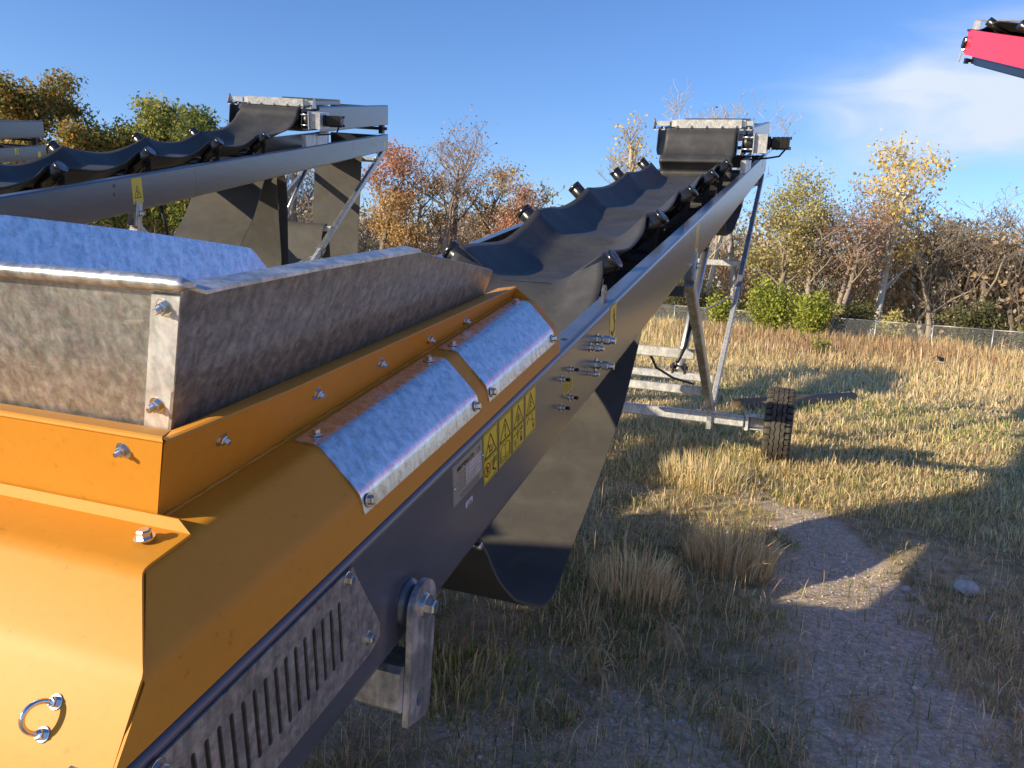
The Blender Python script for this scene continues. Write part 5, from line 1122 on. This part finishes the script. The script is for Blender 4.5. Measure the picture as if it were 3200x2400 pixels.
T('thorn_tree', 9.9, 51.4, 9.2, 'wide dark limbed tree near the right edge of the wood', 'brown', 6.0, 1300, .10, seed=24, forks=3, bark=(.27, .23, .19))
T('thorn_tree', 12.4, 51.8, 8.6, 'outermost bare tree at the right edge of the wood', 'straw', 5.0, 700, .12, seed=25, forks=2, bark=(.22, .19, .16))
T('maple_tree', 8.2, 54.8, 7.0, 'rounded golden tree behind the wide bare tree', 'orange', 5.0, 7000, .15, seed=26, pal2='yellow', split=.5)
T('maple_tree', 11.6, 56.0, 6.8, 'golden tree behind the outermost bare tree', 'orange', 5.0, 6000, .15, seed=27, pal2='brown', split=.5)
# shrubs at the fence
def shrub(name, x, y, H, W, n, pal, label, seed, leaf=.11):
    r = np.random.default_rng(seed); root_ = empty(name, (x, y, 0)); tag(root_, label, 'shrub', 'shrubs along the fence'); rr = random.Random(seed); mb = MB(); tips = []
    for i in range(26):
        a = rr.uniform(0, 6.28); q = rr.uniform(.1, 1); p = V((0, 0, 0)); d = V((math.cos(a)*q*W/H*.55, math.sin(a)*q*W/H*.35, 1)).normalized(); L_ = H*rr.uniform(.55, 1.0)*(1.05-.25*q); pts = [p]
        for j in range(4): d = (d+V((rr.uniform(-1, 1), rr.uniform(-1, 1), -.1))*.14).normalized(); p = p+d*L_/4; pts.append(p); tips.append((tuple(p), j))
        mb.ptube([V((math.cos(a)*q*.4, math.sin(a)*q*.3, 0))+q_ for q_ in pts], [.03, .024, .018, .012, .008], 4, 0, False)
    vv = np.array([tuple(v) for v in mb.v]); np_mesh('stems', vv, np.concatenate([np.array(f) for f in mb.f]), np.array([len(f) for f in mb.f]), 'bark', np.tile([.16, .12, .09], (len(vv), 1)), True, root_)
    T_ = np.array([t for t, j in tips]); P0 = T_[r.integers(0, len(T_), n)]+r.normal(0, 1, (n, 3))*np.array([.30, .30, .22])*H*.32; P0[:, 2] = np.abs(P0[:, 2])
    V_, C_ = leaf_quads(P0, leaf, r, LP[pal]); np_mesh('foliage', V_, np.arange(len(V_)), np.full(len(V_)//4, 4), 'plant', C_, False, root_)
shrub('leafy_shrub', -1.0, 44.6, 3.0, 3.4, 7000, 'lime', 'bright yellow green shrub spilling over the fence, the left and taller mound', 51)
shrub('leafy_shrub', .9, 44.2, 2.5, 3.2, 6500, 'lime', 'bright yellow green shrub over the fence, the right and lower mound', 52)
shrub('leafy_shrub', -3.6, 45.0, 2.2, 1.8, 2400, 'lime', 'small lime green shrub seen between the conveyor legs', 53)
shrub('leafy_shrub', 5.0, 45.9, 1.8, 2.2, 2400, 'willow', 'small olive yellow shrub behind the middle of the fence', 54)
shrub('evergreen_shrub', 3.2, 46.6, 2.6, 3.2, 4200, 'dark', 'dark shrub right of the bright green mounds', 55)
shrub('evergreen_shrub', 9.0, 46.8, 2.8, 4.0, 6500, 'dark', 'broad dark green shrub behind the right part of the fence', 56)
shrub('evergreen_shrub', 11.9, 46.6, 2.4, 3.4, 4200, 'dark', 'dark shrub at the far right end of the fence', 57)
shrub('evergreen_shrub', -5.8, 46.8, 3.4, 3.4, 4500, 'dark', 'dark shrub behind the conveyor legs', 58)
shrub('leafy_shrub', -29.2, 36.5, 4.4, 3.0, 6500, 'willow', 'golden olive shrub seen under the second conveyor beam', 59)
shrub('meadow_shrub', 1.1, 30.0, .75, .9, 900, 'yellowgreen', 'lone small green bush standing in the meadow', 60, .07)
# the wood behind: one mass of twigs and leaves
r = np.random.default_rng(77); n = 230000; a = np.radians(r.uniform(-62, 30, n)); rad = r.uniform(51, 72, n); x = rad*np.sin(a); y = rad*np.cos(a)
hm = 4.4+4.8*fbm(x, y, 7, 80)-1.6*np.clip(np.abs(np.degrees(a)+4)/6-1, -1, 0)*0; z = hm*r.uniform(0, 1, n)**.85; pn_ = fbm(x+z, y, 5.0, 81)
keep = r.uniform(0, 1, n) < np.clip(1.35-z/hm, .12, 1)*np.clip(fbm(x*1.0, z*3, 1.4, 82)*2.2-.35, .1, 1); x, y, z, pn_ = x[keep], y[keep], z[keep], pn_[keep]; n = len(x); P0 = np.stack([x, y, z], 1)
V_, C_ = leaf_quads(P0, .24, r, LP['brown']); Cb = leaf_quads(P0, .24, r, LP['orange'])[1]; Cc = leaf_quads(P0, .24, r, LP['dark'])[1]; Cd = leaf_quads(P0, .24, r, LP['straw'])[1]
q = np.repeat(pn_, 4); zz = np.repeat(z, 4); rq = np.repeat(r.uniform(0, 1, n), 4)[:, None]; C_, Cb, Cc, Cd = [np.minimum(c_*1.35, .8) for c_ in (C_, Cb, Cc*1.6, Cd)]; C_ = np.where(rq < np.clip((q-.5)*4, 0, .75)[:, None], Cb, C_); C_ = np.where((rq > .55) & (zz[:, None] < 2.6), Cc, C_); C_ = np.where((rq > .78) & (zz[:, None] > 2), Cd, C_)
nt_ = 7000; a = np.radians(r.uniform(-62, 30, nt_)); rad = r.uniform(50, 70, nt_); bx, by = rad*np.sin(a), rad*np.cos(a); bz = r.uniform(0, 4.5, nt_); ln = r.uniform(1.0, 3.6, nt_); tx, ty = bx+r.normal(0, .45, nt_)*ln, by+r.normal(0, .4, nt_)*ln; tz = bz+ln; wv = r.uniform(.012, .035, nt_)
Vt = np.stack([np.stack([bx-wv, by, bz], 1), np.stack([bx+wv, by, bz], 1), np.stack([tx+wv*.3, ty, tz], 1), np.stack([tx-wv*.3, ty, tz], 1)], 1).reshape(-1, 3); Ct = np.repeat(np.array([.24, .20, .165])*r.uniform(.6, 1.5, (nt_, 1)), 4, 0)
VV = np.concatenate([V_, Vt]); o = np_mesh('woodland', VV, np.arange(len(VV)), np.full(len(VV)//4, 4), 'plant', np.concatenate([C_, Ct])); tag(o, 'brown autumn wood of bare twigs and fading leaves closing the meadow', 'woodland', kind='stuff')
